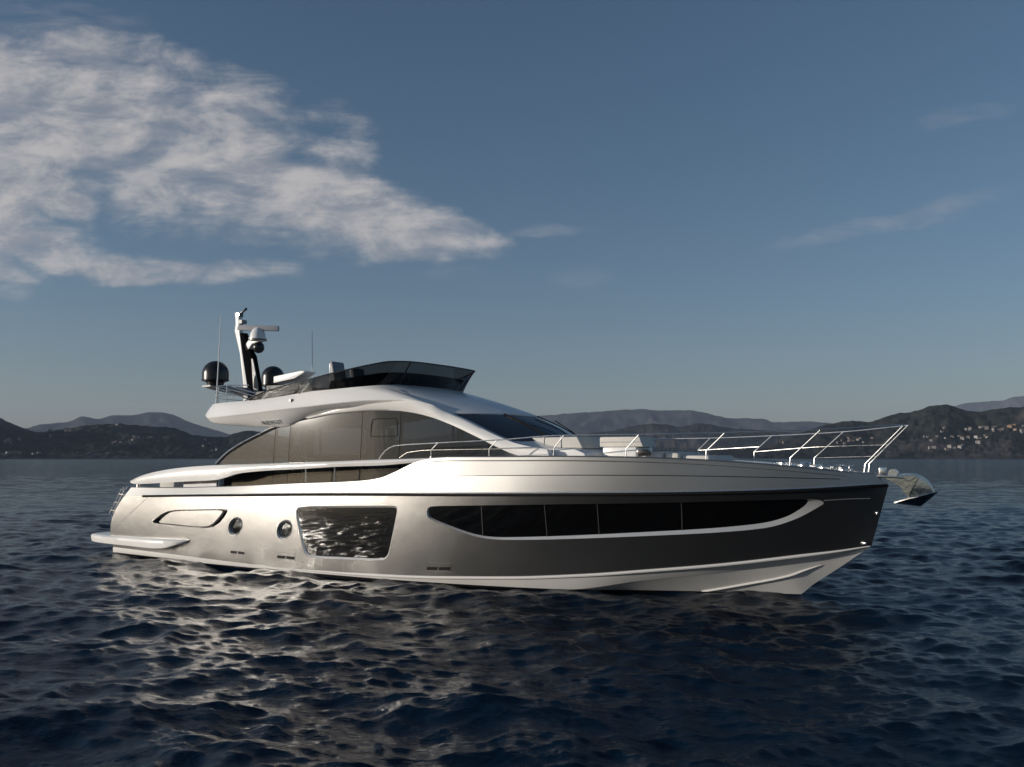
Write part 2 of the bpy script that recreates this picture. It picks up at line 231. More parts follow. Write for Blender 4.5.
HOUSES = {
 'left_shore': ('left', [(-28.84, 0.165, 6.0), (-28.6, 0.18, 6.7), (-28.36, 0.19, 5.3), (-28.12, 0.206, 6.0), (-27.39, 0.198, 4.4), (-27.14, 0.206, 4.4)]),
 'left_white': ('left', [(-28.77, 0.514, 7.0), (-28.63, 0.566, 7.0), (-28.55, 0.511, 5.3), (-28.15, 0.649, 5.3)]),
 'left_villa': ('left', [(-26.59, 0.89, 6.1)]),
 'left_mid': ('left', [(-26.65, 1.0, 5.3), (-25.85, 1.0, 4.4), (-25.64, 0.932, 5.3), (-25.84, 0.952, 5.3), (-25.54, 0.94, 3.5)]),
 'left_top': ('left', [(-23.59, 0.947, 4.4), (-23.23, 0.982, 5.3)]),
 'left_village': ('left', [(-23.41, 0.556, 4.4), (-23.23, 0.609, 5.3), (-22.99, 0.556, 3.5), (-22.88, 0.531, 3.5), (-22.67, 0.549, 4.4), (-22.46, 0.511, 4.4), (-22.35, 0.571, 4.4), (-22.31, 0.672, 5.3), (-22.09, 0.664, 4.4), (-21.83, 0.687, 4.4), (-21.56, 0.679, 4.4), (-21.4, 0.714, 5.3), (-21.66, 0.574, 3.5), (-21.01, 0.602, 3.5)]),
 'left_stern': ('left', [(-18.53, 0.619, 5.3), (-18.14, 0.754, 4.4), (-17.86, 0.805, 4.4), (-17.8, 0.677, 4.4), (-18.02, 0.456, 4.4), (-17.74, 0.546, 4.4), (-18.42, 0.812, 4.4)]),
 'right_shore': ('right', [(24.39, 0.271, 5.5), (24.59, 0.256, 6.5), (24.45, 0.343, 4.6), (25.26, 0.243, 7.4), (25.41, 0.263, 7.4), (25.61, 0.266, 5.5), (25.91, 0.256, 6.5), (26.06, 0.278, 4.6), (26.82, 0.414, 7.4)]),
 'right_mid': ('right', [(24.13, 0.524, 3.7), (24.3, 0.489, 4.6), (24.77, 0.466, 4.6), (25.03, 0.529, 5.5), (25.14, 0.619, 4.6), (25.17, 0.419, 3.7), (25.53, 0.456, 5.5), (26.04, 0.489, 6.5), (26.34, 0.534, 5.5), (25.89, 0.556, 4.6), (26.74, 0.566, 6.5), (26.93, 0.524, 4.6), (27.19, 0.576, 4.6), (27.28, 0.534, 4.6)]),
 'right_upper': ('right', [(26.95, 0.717, 4.6), (27.05, 0.712, 4.6), (27.25, 0.754, 4.6), (27.27, 0.652, 6.5), (27.55, 0.759, 3.7), (27.59, 0.679, 4.6), (27.61, 0.594, 4.6), (27.84, 0.697, 4.6), (27.91, 0.654, 3.7), (28.03, 0.682, 5.5), (27.7, 0.747, 4.6), (26.25, 0.657, 4.6), (26.45, 0.662, 5.5)]),
 'right_orange': ('right', [(28.42, 0.704, 8.3), (28.61, 0.717, 6.5), (28.66, 0.647, 5.5)]),
 'right_edge': ('right', [(29.0, 0.566, 7.4), (29.06, 0.652, 4.6)]),
 'bow': ('right', [(19.48, 0.509, 5.5), (19.7, 0.524, 4.6), (19.86, 0.439, 5.5), (20.09, 0.529, 5.5), (20.3, 0.491, 4.6), (20.58, 0.516, 5.5), (20.74, 0.556, 5.5), (20.9, 0.491, 5.5), (20.04, 0.591, 4.6), (21.35, 0.632, 5.5), (16.44, 0.845, 5.5)]),
}
# ------------------------------------------------------------------ helpers
def props(o, label=None, cat=None, group=None, kind=None):
    for k, v in (('label', label), ('category', cat), ('group', group), ('kind', kind)):
        if v: o[k] = v
    return o

def empty(name, loc, rz=0):
    o = bpy.data.objects.new(name, None); COL.objects.link(o)
    o.location = loc; o.rotation_euler = (0, 0, rz); o.empty_display_size = .3
    return o

class MB:
    """collects shapes; build() links them as one mesh object"""
    def __init__(self): self.v = []; self.f = []; self.m = []; self.nrm = {}
    def poly(self, pts, m=0):
        b = len(self.v); self.v += [tuple(float(c) for c in p) for p in pts]
        self.f.append(tuple(range(b, b+len(pts)))); self.m.append(m)
    def mesh(self, verts, faces, m=0, normals=None):
        b = len(self.v); self.v += [tuple(float(c) for c in p) for p in verts]
        self.f += [tuple(b+i for i in f) for f in faces]
        self.m += ([m]*len(faces) if isinstance(m, int) else list(m))
        if normals is not None:
            for i, n in enumerate(normals): self.nrm[b+i] = n
    def grid(self, rows, m=0, close_u=False, close_v=False):
        """rows: list of equally long point lists"""
        n = len(rows[0]); b = len(self.v)
        for r_ in rows: self.v += [tuple(float(c) for c in p) for p in r_]
        nr = len(rows)
        for i in range(nr if close_v else nr-1):
            i2 = (i+1) % nr
            for j in range(n if close_u else n-1):
                j2 = (j+1) % n
                self.f.append((b+i*n+j, b+i*n+j2, b+i2*n+j2, b+i2*n+j)); self.m.append(m)
        return b
    def box(self, c, d, m=0, rot=None):
        v = [Vector((sx*d[0]/2, sy*d[1]/2, sz*d[2]/2)) for sx in (-1, 1) for sy in (-1, 1) for sz in (-1, 1)]
        if rot is not None: v = [rot @ p for p in v]
        v = [p+Vector(c) for p in v]
        self.mesh(v, [(0,1,3,2),(4,6,7,5),(0,4,5,1),(2,3,7,6),(0,2,6,4),(1,5,7,3)], m)
    def prism(self, prof, v0, v1, m=0, taper=0.0):
        """profile in (s, z) pushed out from v0 to v1"""
        n = len(prof)
        a = [(s, v0, z) for s, z in prof]; b = [(s, v1, z) for s, z in prof]
        self.mesh(a+b, [tuple(range(n-1, -1, -1)), tuple(range(n, 2*n))] +
                  [(i, (i+1) % n, n+(i+1) % n, n+i) for i in range(n)], m)
    def tube(self, pts, r, n=8, m=0, closed=False, cap=True):
        pts = [Vector(p) for p in pts]; N = len(pts); rows = []
        rr = r if isinstance(r, (list, tuple)) else [r]*N
        up = None
        for i, p in enumerate(pts):
            if closed: d = (pts[(i+1) % N]-pts[i-1])
            else: d = (pts[min(i+1, N-1)]-pts[max(i-1, 0)])
            d.normalize()
            if up is None:
                up = Vector((0, 0, 1)) if abs(d.z) < .9 else Vector((1, 0, 0))
            a = (up - d*up.dot(d))
            if a.length < 1e-6: a = d.orthogonal()
            a.normalize(); up = a; c = d.cross(a)
            rows.append([p + (a*math.cos(2*math.pi*k/n) + c*math.sin(2*math.pi*k/n))*rr[i] for k in range(n)])
        b = self.grid(rows, m, close_u=True, close_v=closed)
        if cap and not closed:
            self.f.append(tuple(b+k for k in range(n-1, -1, -1))); self.m.append(m)
            self.f.append(tuple(b+(N-1)*n+k for k in range(n))); self.m.append(m)
    def lathe(self, prof, c, n=28, m=0, rot=None):
        """prof: (radius, z)"""
        rows = []
        for r_, z in prof:
            row = []
            for k in range(n):
                p = Vector((r_*math.cos(2*math.pi*k/n), r_*math.sin(2*math.pi*k/n), z))
                if rot is not None: p = rot @ p
                row.append(p+Vector(c))
            rows.append(row)
        self.grid(rows, m, close_u=True)
    def build(self, name, mats, parent=None, smooth=35, bevel=0.0):
        me = bpy.data.meshes.new(name)
        me.from_pydata(self.v, [], self.f)
        mats = mats if isinstance(mats, (list, tuple)) else [mats]
        for q in mats: me.materials.append(q)
        me.polygons.foreach_set('material_index', self.m)
        bm = bmesh.new(); bm.from_mesh(me)
        if not self.nrm:
            bmesh.ops.remove_doubles(bm, verts=bm.verts, dist=1e-5)
            bmesh.ops.recalc_face_normals(bm, faces=bm.faces)
        if bevel > 0:
            es = [e for e in bm.edges if len(e.link_faces) == 2 and e.calc_face_angle(0) > R(35)]
            bmesh.ops.bevel(bm, geom=es, offset=bevel, segments=2, profile=.6, affect='EDGES', clamp_overlap=True)
        bm.to_mesh(me); bm.free()
        me.polygons.foreach_set('use_smooth', [smooth > 0]*len(me.polygons))
        if smooth and not self.nrm:
            me.set_sharp_from_angle(angle=R(smooth))
        if self.nrm:
            nn = [self.nrm.get(i, (0, 0, 0)) for i in range(len(me.vertices))]
            me.normals_split_custom_set_from_vertices(nn)
        o = bpy.data.objects.new(name, me); COL.objects.link(o)
        if parent is not None: o.parent = parent
        return o

def resample(pts, n, smooth=True):
    p = np.array(pts, float)
    d = np.r_[0, np.cumsum(np.linalg.norm(np.diff(p, axis=0), axis=1))]
    q = np.linspace(0, d[-1], n)
    if smooth:
        return np.stack([pchip(list(zip(d, p[:, k])))(q) for k in range(3)], 1)
    return np.stack([np.interp(q, d, p[:, k]) for k in range(3)], 1)

def chaikin(pts, it=2, closed=True):
    p = [np.array(q, float) for q in pts]
    for _ in range(it):
        o = []; n = len(p)
        for i in range(n if closed else n-1):
            a, b = p[i], p[(i+1) % n]
            o += [a*.75+b*.25, a*.25+b*.75]
        if not closed: o = [p[0]]+o+[p[-1]]
        p = o
    return p

def mirror(pts): return [(q[0], -q[1], q[2]) for q in pts]

# ------------------------------------------------------------------ materials
def principled(name, base, metallic=0, rough=.4, ior=1.5, coat=0, var=.04, vscale=3.0, rvar=.05, bump=0, bscale=40, bdist=.01, spec=None):
    m = bpy.data.materials.new(name); m.use_nodes = True
    t = NT(m.node_tree); b = t.n['Principled BSDF']
    tc = t.add('ShaderNodeTexCoord'); ob = tc.outputs['Object']
    nz = t.noise(ob, vscale, 5, .6)
    lo = tuple(c*(1-var) for c in base)+(1,); hi = tuple(min(1, c*(1+var)) for c in base)+(1,)
    t.l.new(t.mix(nz, lo, hi), b.inputs['Base Color'])
    b.inputs['Metallic'].default_value = metallic
    t.l.new(t.smooth(t.noise(ob, vscale*2.3, 4), .3, .7, max(0.02, rough-rvar), rough+rvar), b.inputs['Roughness'])
    b.inputs['IOR'].default_value = ior
    b.inputs['Coat Weight'].default_value = coat; b.inputs['Coat Roughness'].default_value = .06
    if spec is not None: b.inputs['Specular IOR Level'].default_value = spec
    if bump:
        bp = t.add('ShaderNodeBump'); bp.inputs['Strength'].default_value = bump; bp.inputs['Distance'].default_value = bdist
        t.l.new(t.noise(ob, bscale, 4), bp.inputs['Height']); t.l.new(bp.outputs[0], b.inputs['Normal'])
    return m

M = {}
M['gel'] = principled('white_gelcoat', (.80, .785, .76), rough=.32, coat=.35, var=.02, vscale=1.2)
M['bottom'] = principled('white_bottom_paint', (.70, .68, .65), rough=.4, coat=.2, var=.05, vscale=1.5)
M['silver'] = principled('silver_metallic_paint', (.56, .54, .51), metallic=.85, rough=.36, coat=.6, var=.03, vscale=1.3, rvar=.03)
M['silver2'] = principled('light_silver_paint', (.66, .645, .62), metallic=.55, rough=.36, coat=.5, var=.03, vscale=1.3, rvar=.03)
M['hullpaint'] = principled('gunmetal_metallic_paint', (.190, .187, .182), metallic=.95, rough=.345, coat=0, bump=.6, bscale=2.2, bdist=.010, var=.025, vscale=.8, rvar=.004)
M['bulwark'] = principled('silver_bulwark_paint', (.41, .405, .395), metallic=.93, rough=.46, coat=.12, var=.02, vscale=1.0, rvar=.004)
M['greypart2'] = principled('pale_grey_plastic', (.42, .42, .44), rough=.4, vscale=4)
M['chrome'] = principled('polished_steel', (.74, .73, .71), metallic=1, rough=.24, var=.03, vscale=9)
M['rail'] = principled('satin_steel_tube', (.80, .79, .77), metallic=1, rough=.36, var=.02, vscale=9)
M['darkgrey'] = principled('dark_grey_seal', (.05, .05, .05), rough=.5, vscale=6)
M['flat'] = principled('matt_black_panel', (.006, .006, .007), rough=.9, vscale=4, spec=0.0)
M['black'] = principled('black_gloss', (.012, .012, .013), rough=.25, coat=.4, vscale=4)
M['matt'] = principled('black_rubber', (.012, .012, .012), rough=.6, vscale=6, spec=.12)
M['dome'] = principled('black_radome_plastic', (.014, .015, .018), rough=.28, vscale=3)
M['cushion'] = principled('cream_cushion_fabric', (.62, .59, .54), rough=.85, var=.07, vscale=5, bump=.25, bscale=90)
M['white'] = principled('white_plastic', (.78, .78, .77), rough=.35, vscale=4)
M['greypart'] = principled('grey_moulding', (.22, .22, .22), rough=.45, vscale=4)
M['steelplate'] = principled('brushed_steel_plate', (.52, .52, .49), metallic=1, rough=.20, var=.05, vscale=7, rvar=.05, bump=.5, bscale=9, bdist=.01)
M['teak'] = principled('teak_deck', (.26, .17, .10), rough=.7, var=.2, vscale=9)
M['seat'] = principled('grey_leather', (.20, .21, .23), rough=.5, vscale=6)

def hull_glass(name, ior=1.9, dust=0.0, base=.008, rough=.03):
    m = bpy.data.materials.new(name); m.use_nodes = True
    t = NT(m.node_tree); b = t.n['Principled BSDF']; out = t.n['Material Output']
    b.inputs['Base Color'].default_value = (base, base, base*1.03, 1)
    b.inputs['Roughness'].default_value = rough; b.inputs['IOR'].default_value = ior
    if dust:
        g = t.add('ShaderNodeBsdfGlossy'); g.inputs['Roughness'].default_value = .24
        g.inputs['Color'].default_value = (.75, .70, .62, 1)
        tc = t.add('ShaderNodeTexCoord')
        f = t.smooth(t.noise(tc.outputs['Object'], .9, 3, .5), .2, .8, dust*.8, dust*1.2)
        mx = t.add('ShaderNodeMixShader'); t.l.new(f, mx.inputs[0])
        t.l.new(b.outputs[0], mx.inputs[1]); t.l.new(g.outputs[0], mx.inputs[2]); t.l.new(mx.outputs[0], out.inputs[0])
    return m
M['hullglass'] = hull_glass('black_tinted_glass', 1.52)
M['portglass'] = hull_glass('porthole_glass', 1.28, 0, .004, .05)
M['stripglass'] = hull_glass('strip_window_glass', 1.42, 0, .003)
M['sideglass'] = hull_glass('dusty_dark_glass', 1.22, .0007, .05)
M['windshield'] = hull_glass('windshield_glass', 2.3, .0, .01)

def tinted(name, tint, ior=1.5, dust=0):
    m = bpy.data.materials.new(name); m.use_nodes = True
    t = NT(m.node_tree); t.n.clear()
    tr = t.add('ShaderNodeBsdfTransparent'); tr.inputs[0].default_value = tint+(1,)
    gl = t.add('ShaderNodeBsdfGlossy'); gl.inputs['Roughness'].default_value = .04
    fr = t.add('ShaderNodeFresnel'); fr.inputs[0].default_value = ior
    mx = t.add('ShaderNodeMixShader'); t.l.new(fr.outputs[0], mx.inputs[0])
    t.l.new(tr.outputs[0], mx.inputs[1]); t.l.new(gl.outputs[0], mx.inputs[2])
    fin = mx.outputs[0]
    if dust:
        g2 = t.add('ShaderNodeBsdfGlossy'); g2.inputs['Roughness'].default_value = .24
        df = t.add('ShaderNodeBsdfDiffuse'); df.inputs[0].default_value = (.46, .48, .50, 1)
        m2_ = t.add('ShaderNodeMixShader'); m2_.inputs[0].default_value = dust; t.l.new(fin, m2_.inputs[1]); t.l.new(g2.outputs[0], m2_.inputs[2])
        m3 = t.add('ShaderNodeMixShader'); m3.inputs[0].default_value = .025; t.l.new(m2_.outputs[0], m3.inputs[1]); t.l.new(df.outputs[0], m3.inputs[2]); fin = m3.outputs[0]
    o = t.add('ShaderNodeOutputMaterial'); t.l.new(fin, o.inputs[0])
    return m
M['sideglass'] = tinted('tinted_saloon_glass', (.29, .315, .345), 1.5, .0006)
M['smoke'] = tinted('smoked_acrylic', (.10, .106, .11))

# hull bottom: pale paint above a black boot stripe that runs along the waterline
def boot(m, z0=0.03):
    t = NT(m.node_tree); b = t.n['Principled BSDF']; lnk = b.inputs['Base Color'].links[0].from_socket
    tc = t.add('ShaderNodeTexCoord'); sp = t.add('ShaderNodeSeparateXYZ'); t.l.new(tc.outputs['Object'], sp.inputs[0])
    f = t.smooth(sp.outputs[2], z0-.004, z0+.004)
    t.l.new(t.mix(f, (.006, .006, .008, 1), lnk), b.inputs['Base Color'])
boot(M['bottom'], 0.02)

# ------------------------------------------------------------------ sea
def wave_table():
    rnd = random.Random(11); out = []
    n = 90
    for i in range(n):
        lam = 0.10*(4.4/0.10)**((i+rnd.random())/n)
        th = R(80) + rnd.gauss(0, R(24 if lam > 1.2 else 42))
        slope = 0.022 if lam > 1.7 else (0.031 if lam > .5 else 0.039)
        k = 2*math.pi/lam
        out.append((lam, k*math.cos(th), k*math.sin(th), slope/k*(.7+.6*rnd.random()), rnd.random()*2*math.pi))
    return out
WAVES = wave_table()

def build_sea():
    rs = [1.5]
    while rs[-1] < 5200:
        r_ = rs[-1]; g = .0033 if r_ < 60 else (.007 if r_ < 250 else .02)
        rs.append(r_ + max(.02, g*r_))
    rs = np.array(rs)
    a = []; x = -180.0
    while x < 180:
        a.append(x); ax = abs(x+.001)
        x += .11 if ax < 38 else (.18 if (x < 0 and ax < 95) else 1.6)
    a = np.radians(np.array(a))
    X = rs[:, None]*np.sin(a)[None, :]; Y = rs[:, None]*np.cos(a)[None, :]
    step = np.gradient(rs)[:, None]*np.ones_like(X)
    da = np.abs(np.gradient(np.unwrap(a)))[None, :]*rs[:, None]
    cell = np.maximum(step, da)
    Z = np.zeros_like(X); DX = np.zeros_like(X); DY = np.zeros_like(X)
    # gusts: slow change of wave height over the surface
    gust = 1 + .28*np.sin(X*.055+Y*.021+1.1)*np.sin(Y*.043-X*.017+.4)
    for lam, kx, ky, A, ph in WAVES:
        k = math.hypot(kx, ky)
        rows = np.where((lam/cell).max(1) > 2.2)[0]
        if len(rows) == 0: continue
        e = rows[-1]+1
        w = np.clip((lam/cell[:e]-2.2)/2.5, 0, 1)*A*gust[:e]
        p = kx*X[:e]+ky*Y[:e]+ph
        # slowly varying phase breaks the long straight crests
        p = p + 1.3*np.sin(X[:e]*(.8*ky)*.35+Y[:e]*(-.8*kx)*.35+ph*3.7)
        Z[:e] += w*np.sin(p); c = w*np.cos(p)*.8
        DX[:e] += c*kx/k; DY[:e] += c*ky/k
    V = np.stack([X+DX, Y+DY, Z-0.02], -1).reshape(-1, 3)
    nr, nc = X.shape
    i = np.arange(nr-1)[:, None]*nc; j = np.arange(nc)[None, :]; j2 = (j+1) % nc
    F = np.stack([i+j, i+nc+j, i+nc+j2, i+j2], -1).reshape(-1, 4)[:, ::-1]
    # plug under the camera
    V = np.vstack([V, [[0, 0, 0]]]); c0 = len(V)-1
    T = np.stack([np.full(nc, c0), j2[0], j[0]], -1)
    me = bpy.data.meshes.new('water')
    me.vertices.add(len(V)); me.vertices.foreach_set('co', V.astype(np.float32).ravel())
    nf = len(F)+len(T)
    me.loops.add(len(F)*4+len(T)*3)
    me.loops.foreach_set('vertex_index', np.r_[F.ravel(), T.ravel()].astype(np.int32))
    me.polygons.add(nf)
    st = np.r_[np.arange(len(F))*4, len(F)*4+np.arange(len(T))*3].astype(np.int32)
    me.polygons.foreach_set('loop_start', st)
    me.polygons.foreach_set('use_smooth', np.ones(nf, bool))
    me.update(calc_edges=True); me.validate()
    o = bpy.data.objects.new('water', me); COL.objects.link(o)
    m = bpy.data.materials.new('sea_water'); m.use_nodes = True
    t = NT(m.node_tree); b = t.n['Principled BSDF']
    b.inputs['Base Color'].default_value = WATER_COL
    b.inputs['IOR'].default_value = 1.333; b.inputs['Specular IOR Level'].default_value = .46
    b.inputs['Roughness'].default_value = WATER_ROUGH
    g = t.add('ShaderNodeNewGeometry')
    P = g.outputs['Position']
    mp = t.add('ShaderNodeMapping'); t.l.new(P, mp.inputs[0]); mp.inputs['Rotation'].default_value = (0, 0, R(-15)); mp.inputs['Scale'].default_value = (.55, 1.0, 1)
    h1 = t.noise(mp.outputs[0], 5.5, 6, .68, .4); h2 = t.noise(mp.outputs[0], .9, 5, .6, .3); h3 = t.noise(mp.outputs[0], 22, 3, .6)
    d = t.add('ShaderNodeVectorMath', operation='LENGTH'); t.l.new(P, d.inputs[0])
    far = t.smooth(d.outputs['Value'], 22, 140)
    hh = t.math('ADD', t.math('MULTIPLY', h1, .032), t.math('MULTIPLY', t.math('MULTIPLY', h2, far), .85))
    hh = t.math('ADD', hh, t.math('MULTIPLY', h3, .006))
    bp = t.add('ShaderNodeBump'); bp.inputs['Strength'].default_value = 1.0; bp.inputs['Distance'].default_value = 1.0
    t.l.new(hh, bp.inputs['Height']); t.l.new(bp.outputs[0], b.inputs['Normal'])
    me.materials.append(m)
    return props(o, 'dark blue choppy sea water around the yacht', 'water', kind='structure')
WATER_COL = (.0010, .0082, .0200, 1)
WATER_ROUGH = .10
build_sea()

# ------------------------------------------------------------------ hills
def fbm(x, y, z, oct=5):
    return mnoise.fractal(Vector((x, y, z)), 1.0, 2.0, oct)

def hill_mat(name, a, b, c, scale):
    m = bpy.data.materials.new(name); m.use_nodes = True
    t = NT(m.node_tree); p = t.n['Principled BSDF']; p.inputs['Roughness'].default_value = .95
    p.inputs['Specular IOR Level'].default_value = .1
    tc = t.add('ShaderNodeTexCoord'); ob = tc.outputs['Object']
    n1 = t.noise(ob, .05*scale, 8, .7); n2 = t.noise(ob, .006*scale, 5, .55)
    col = t.mix(t.smooth(n1, .38, .66), a+(1,), b+(1,))
    col = t.mix(t.smooth(n2, .52, .66), col, c+(1,))
    t.l.new(col, p.inputs['Base Color'])
    return m

HILL = {}
def hill(key, name, label, mat, seed, rough=.30, fine=2.5, ncol=620, nrow=46, depth=.14):
    D, crest = RIDGES[key]
    az = np.linspace(crest[0][0], crest[-1][0], ncol)
    zc = pchip(crest)(az)
    edge = np.clip(np.minimum(np.arange(ncol), np.arange(ncol)[::-1])/30, 0, 1)
    verts = []; Zg = np.zeros((nrow, ncol)); FQ = 120.0/D
    rr = np.r_[np.linspace(-.06, 1, nrow-10), 1+np.linspace(.08, 1, 10)]
    for i, r_ in enumerate(rr):
        for j in range(ncol):
            d = D*((1-depth)+depth*r_); A = R(az[j])
            x, y = d*math.sin(A), d*math.cos(A)
            c = max(zc[j]*edge[j], 0.0)
            if r_ <= 1:
                base = c*max(r_, 0)**1.15
                sp = fbm(x*3.2/D*6, y*3.2/D*6, seed, 6)
                z = base*(1-rough*abs(sp)*2.2*(1-max(r_, 0)**3)) + fine*fbm(x*FQ, y*FQ, seed+9, 4)*min(1, max(r_, 0)*8+.1)*(.55 if r_ > .95 else 1)
                if r_ < 0: z = -2+ (r_/-.06)*-6
            else:
                z = c*max(0, 1-(r_-1)*1.05) - 3*(r_-1)
            verts.append((x, y, z)); Zg[i, j] = z
    mb = MB()
    mb.v = verts
    for i in range(nrow-1):
        for j in range(ncol-1):
            a = i*ncol+j; mb.f.append((a, a+1, a+ncol+1, a+ncol)); mb.m.append(0)
    o = mb.build(name, mat, None, smooth=180)
    HILL[key] = (D, depth, az, rr, Zg)
    return props(o, label, 'hill', kind='structure')

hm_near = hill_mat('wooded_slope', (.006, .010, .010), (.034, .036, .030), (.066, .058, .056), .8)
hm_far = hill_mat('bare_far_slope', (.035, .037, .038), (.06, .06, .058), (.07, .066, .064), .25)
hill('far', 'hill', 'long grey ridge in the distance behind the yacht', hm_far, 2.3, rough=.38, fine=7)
hill('left', 'hill', 'dark wooded hill with scattered houses left of the yacht', hm_near, 7.1, fine=3.6, ncol=1000, nrow=60)
hill('mid', 'hill', 'middle hill behind the bow rail, in front of the far ridge', hm_near, 4.7, fine=6)
hill('right', 'hill', 'dark peaked hill on the right with a village on its slope', hm_near, 9.9, fine=3.8, ncol=900, nrow=60)
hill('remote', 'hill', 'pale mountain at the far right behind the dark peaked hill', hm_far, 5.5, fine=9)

# ------------------------------------------------------------------ houses on the hills
def house_mats():
    w = [principled('house_render_%s' % n, c, rough=.8, var=.08, vscale=.2) for n, c in
         (('white', (.28, .275, .27)), ('cream', (.23, .21, .185)), ('pink', (.19, .15, .135)), ('ochre', (.27, .18, .11)))]
    r_ = principled('clay_roof', (.24, .12, .085), rough=.85, var=.2, vscale=.4)
    return w, r_
HW_, HROOF = house_mats()
def house(x, y, z, size, rz, wall, label, group, name='house', long=1.0):
    h_ = size*.62; l = size*long; d = size*.8
    b = MB()
    b.mesh([(-l/2,-d/2,-6),(l/2,-d/2,-6),(l/2,d/2,-6),(-l/2,d/2,-6),(-l/2,-d/2,h_),(l/2,-d/2,h_),(l/2,d/2,h_),(-l/2,d/2,h_)],
           [(0,1,5,4),(1,2,6,5),(2,3,7,6),(3,0,4,7)], 0)
    e = size*.06; rh = h_+size*.20
    b.mesh([(-l/2-e,-d/2-e,h_-.02),(l/2+e,-d/2-e,h_-.02),(l/2+e,d/2+e,h_-.02),(-l/2-e,d/2+e,h_-.02),(-l/2*.7,0,rh),(l/2*.7,0,rh)],
           [(0,1,5,4),(1,2,5),(2,3,4,5),(3,0,4),(3,2,1,0)], 1)
    # window openings on the long front
    n = max(2, int(l/3)); 
    for i in range(n):
        for zz in (h_*.25, h_*.66):
            xx = -l/2+(i+.5)*l/n
            b.mesh([(xx-.5,-d/2-.03,zz-.7),(xx+.5,-d/2-.03,zz-.7),(xx+.5,-d/2-.03,zz+.7),(xx-.5,-d/2-.03,zz+.7)], [(0,1,2,3)], 2)
    o = b.build(name, [wall, HROOF, M['black']], None, smooth=0)
    o.location = (x, y, z); o.rotation_euler = (0, 0, rz)
    return props(o, label, 'house', group)
HLAB = {
 'left_shore': ('low pale building at the waterline at the left edge of the picture', 'buildings on the left shore', 1.6),
 'left_white': ('small white house above the left shore, near the left edge of the picture', 'white houses near the left edge', 1.0),
 'left_villa': ('brightest white villa standing alone midway up the left hill', None, 1.0),
 'left_mid': ('tiny pale house on the left hill just above the white villa', 'houses above the villa', 1.2),
 'left_top': ('tiny house near the top of the left hill below the grey ridge', 'houses near the left hilltop', 1.2),
 'left_village': ('tiny pale house in the village halfway up the left hill', 'village on the left hill', 1.2),
 'left_stern': ('tiny grey house on the hillside just left of the yacht cabin', 'houses behind the stern', 1.2),
 'right_shore': ('pale house near the shore under the right hill', 'houses on the right shore', 1.3),
 'right_mid': ('small pale house scattered halfway up the right hill', 'houses halfway up the right hill', 1.2),
 'right_upper': ('small white house in the upper village on the right hill', 'upper village on the right hill', 1.2),
 'right_orange': ('ochre walled house at the right end of the upper village', 'ochre houses on the right hill', 1.3),
 'right_edge': ('white house at the right edge of the picture', 'houses at the right edge', 1.2),
 'bow': ('pinkish house on the low slope behind the bow rail', 'houses behind the bow rail', 1.2),
}
rnd = random.Random(5)
for key, (ridge, lst) in HOUSES.items():
    D, dep, azs, rr, Zg = HILL[ridge]
    lab, grp, lg = HLAB[key]
    for azd, r_, size in lst:
        j = int(np.argmin(np.abs(azs-azd))); i = int(np.argmin(np.abs(rr-r_)))
        d = D*((1-dep)+dep*r_)
        dd = D*((1-dep)+dep*rr[:i+1]); te = (Zg[:i+1, j]-3.1)/dd
        i = int(np.argmax(te)) if te.max() > te[-1]+1e-5 else i      # keep clear of a spur in front
        d = D*((1-dep)+dep*rr[i]); z = float(Zg[i, j])
        wall = HW_[0] if key in ('left_villa', 'left_white', 'right_edge') else HW_[3] if key == 'right_orange' else \
            rnd.choice([HW_[2], HW_[2], HW_[1]]) if key == 'bow' else rnd.choice([HW_[0], HW_[0], HW_[1]])
        house(d*math.sin(R(azd)), d*math.cos(R(azd)), z, max(size*.8, 2.6), R(-azd)+rnd.uniform(-.7, .7), wall, lab, grp, long=lg)

# ------------------------------------------------------------------ haze: the air that fades the far ridges
def haze():
    b = MB(); b.box((0, 4000, 339), (22000, 16000, 682))
    o = b.build('haze', bpy.data.materials.new('hazy_air'), None, smooth=0)
    m = o.data.materials[0]; m.use_nodes = True
    t = NT(m.node_tree); t.n.clear()
    v = t.add('ShaderNodeVolumePrincipled'); v.inputs['Color'].default_value = HAZE_COL
    v.inputs['Density'].default_value = HAZE_DENSITY; v.inputs['Anisotropy'].default_value = 0.0
    out = t.add('ShaderNodeOutputMaterial'); t.l.new(v.outputs[0], out.inputs['Volume'])
    return props(o, 'thin blue haze over the water and hills', 'haze', kind='stuff')
HAZE_COL = (.62, .76, 1.0, 1)
HAZE_DENSITY = 5.5e-5
haze()
# ------------------------------------------------------------------ the yacht
YAW = R(-31.1)
yacht = empty('motor_yacht', (-11.53, 31.92, 0.0), YAW)
props(yacht, 'long silver and white flybridge motor yacht with black windows lying on dark water', 'yacht')
Y = yacht
SG0, LG = ZG_T[0][0], 22.75
KEEL = pchip([(-.06,-.75),(14,-.95),(18,-.75),(20,-.36),(21.05,0.0),(21.32,.24),(21.56,.41),(22.04,.75),(22.41,1.03),(22.62,1.17)])

def hull_pt(t, w, off=0.0):
    s, v, z = hull_side(t, w)
    p = np.stack([s, -v, z], -1)
    if off:
        p = p + hull_nrm(t, w)*off
    return p
def hull_nrm(t, w):
    e = 1e-3
    a = np.stack(hull_side(np.minimum(t+e, 1), w), -1)-np.stack(hull_side(np.maximum(t-e, 0), w), -1)
    b = np.stack(hull_side(t, w+e), -1)-np.stack(hull_side(t, w-e), -1)
    a[..., 1] *= -1; b[..., 1] *= -1
    n = np.cross(a, b)
    return n/np.maximum(np.linalg.norm(n, axis=-1, keepdims=True), 1e-9)   # points outward (starboard)

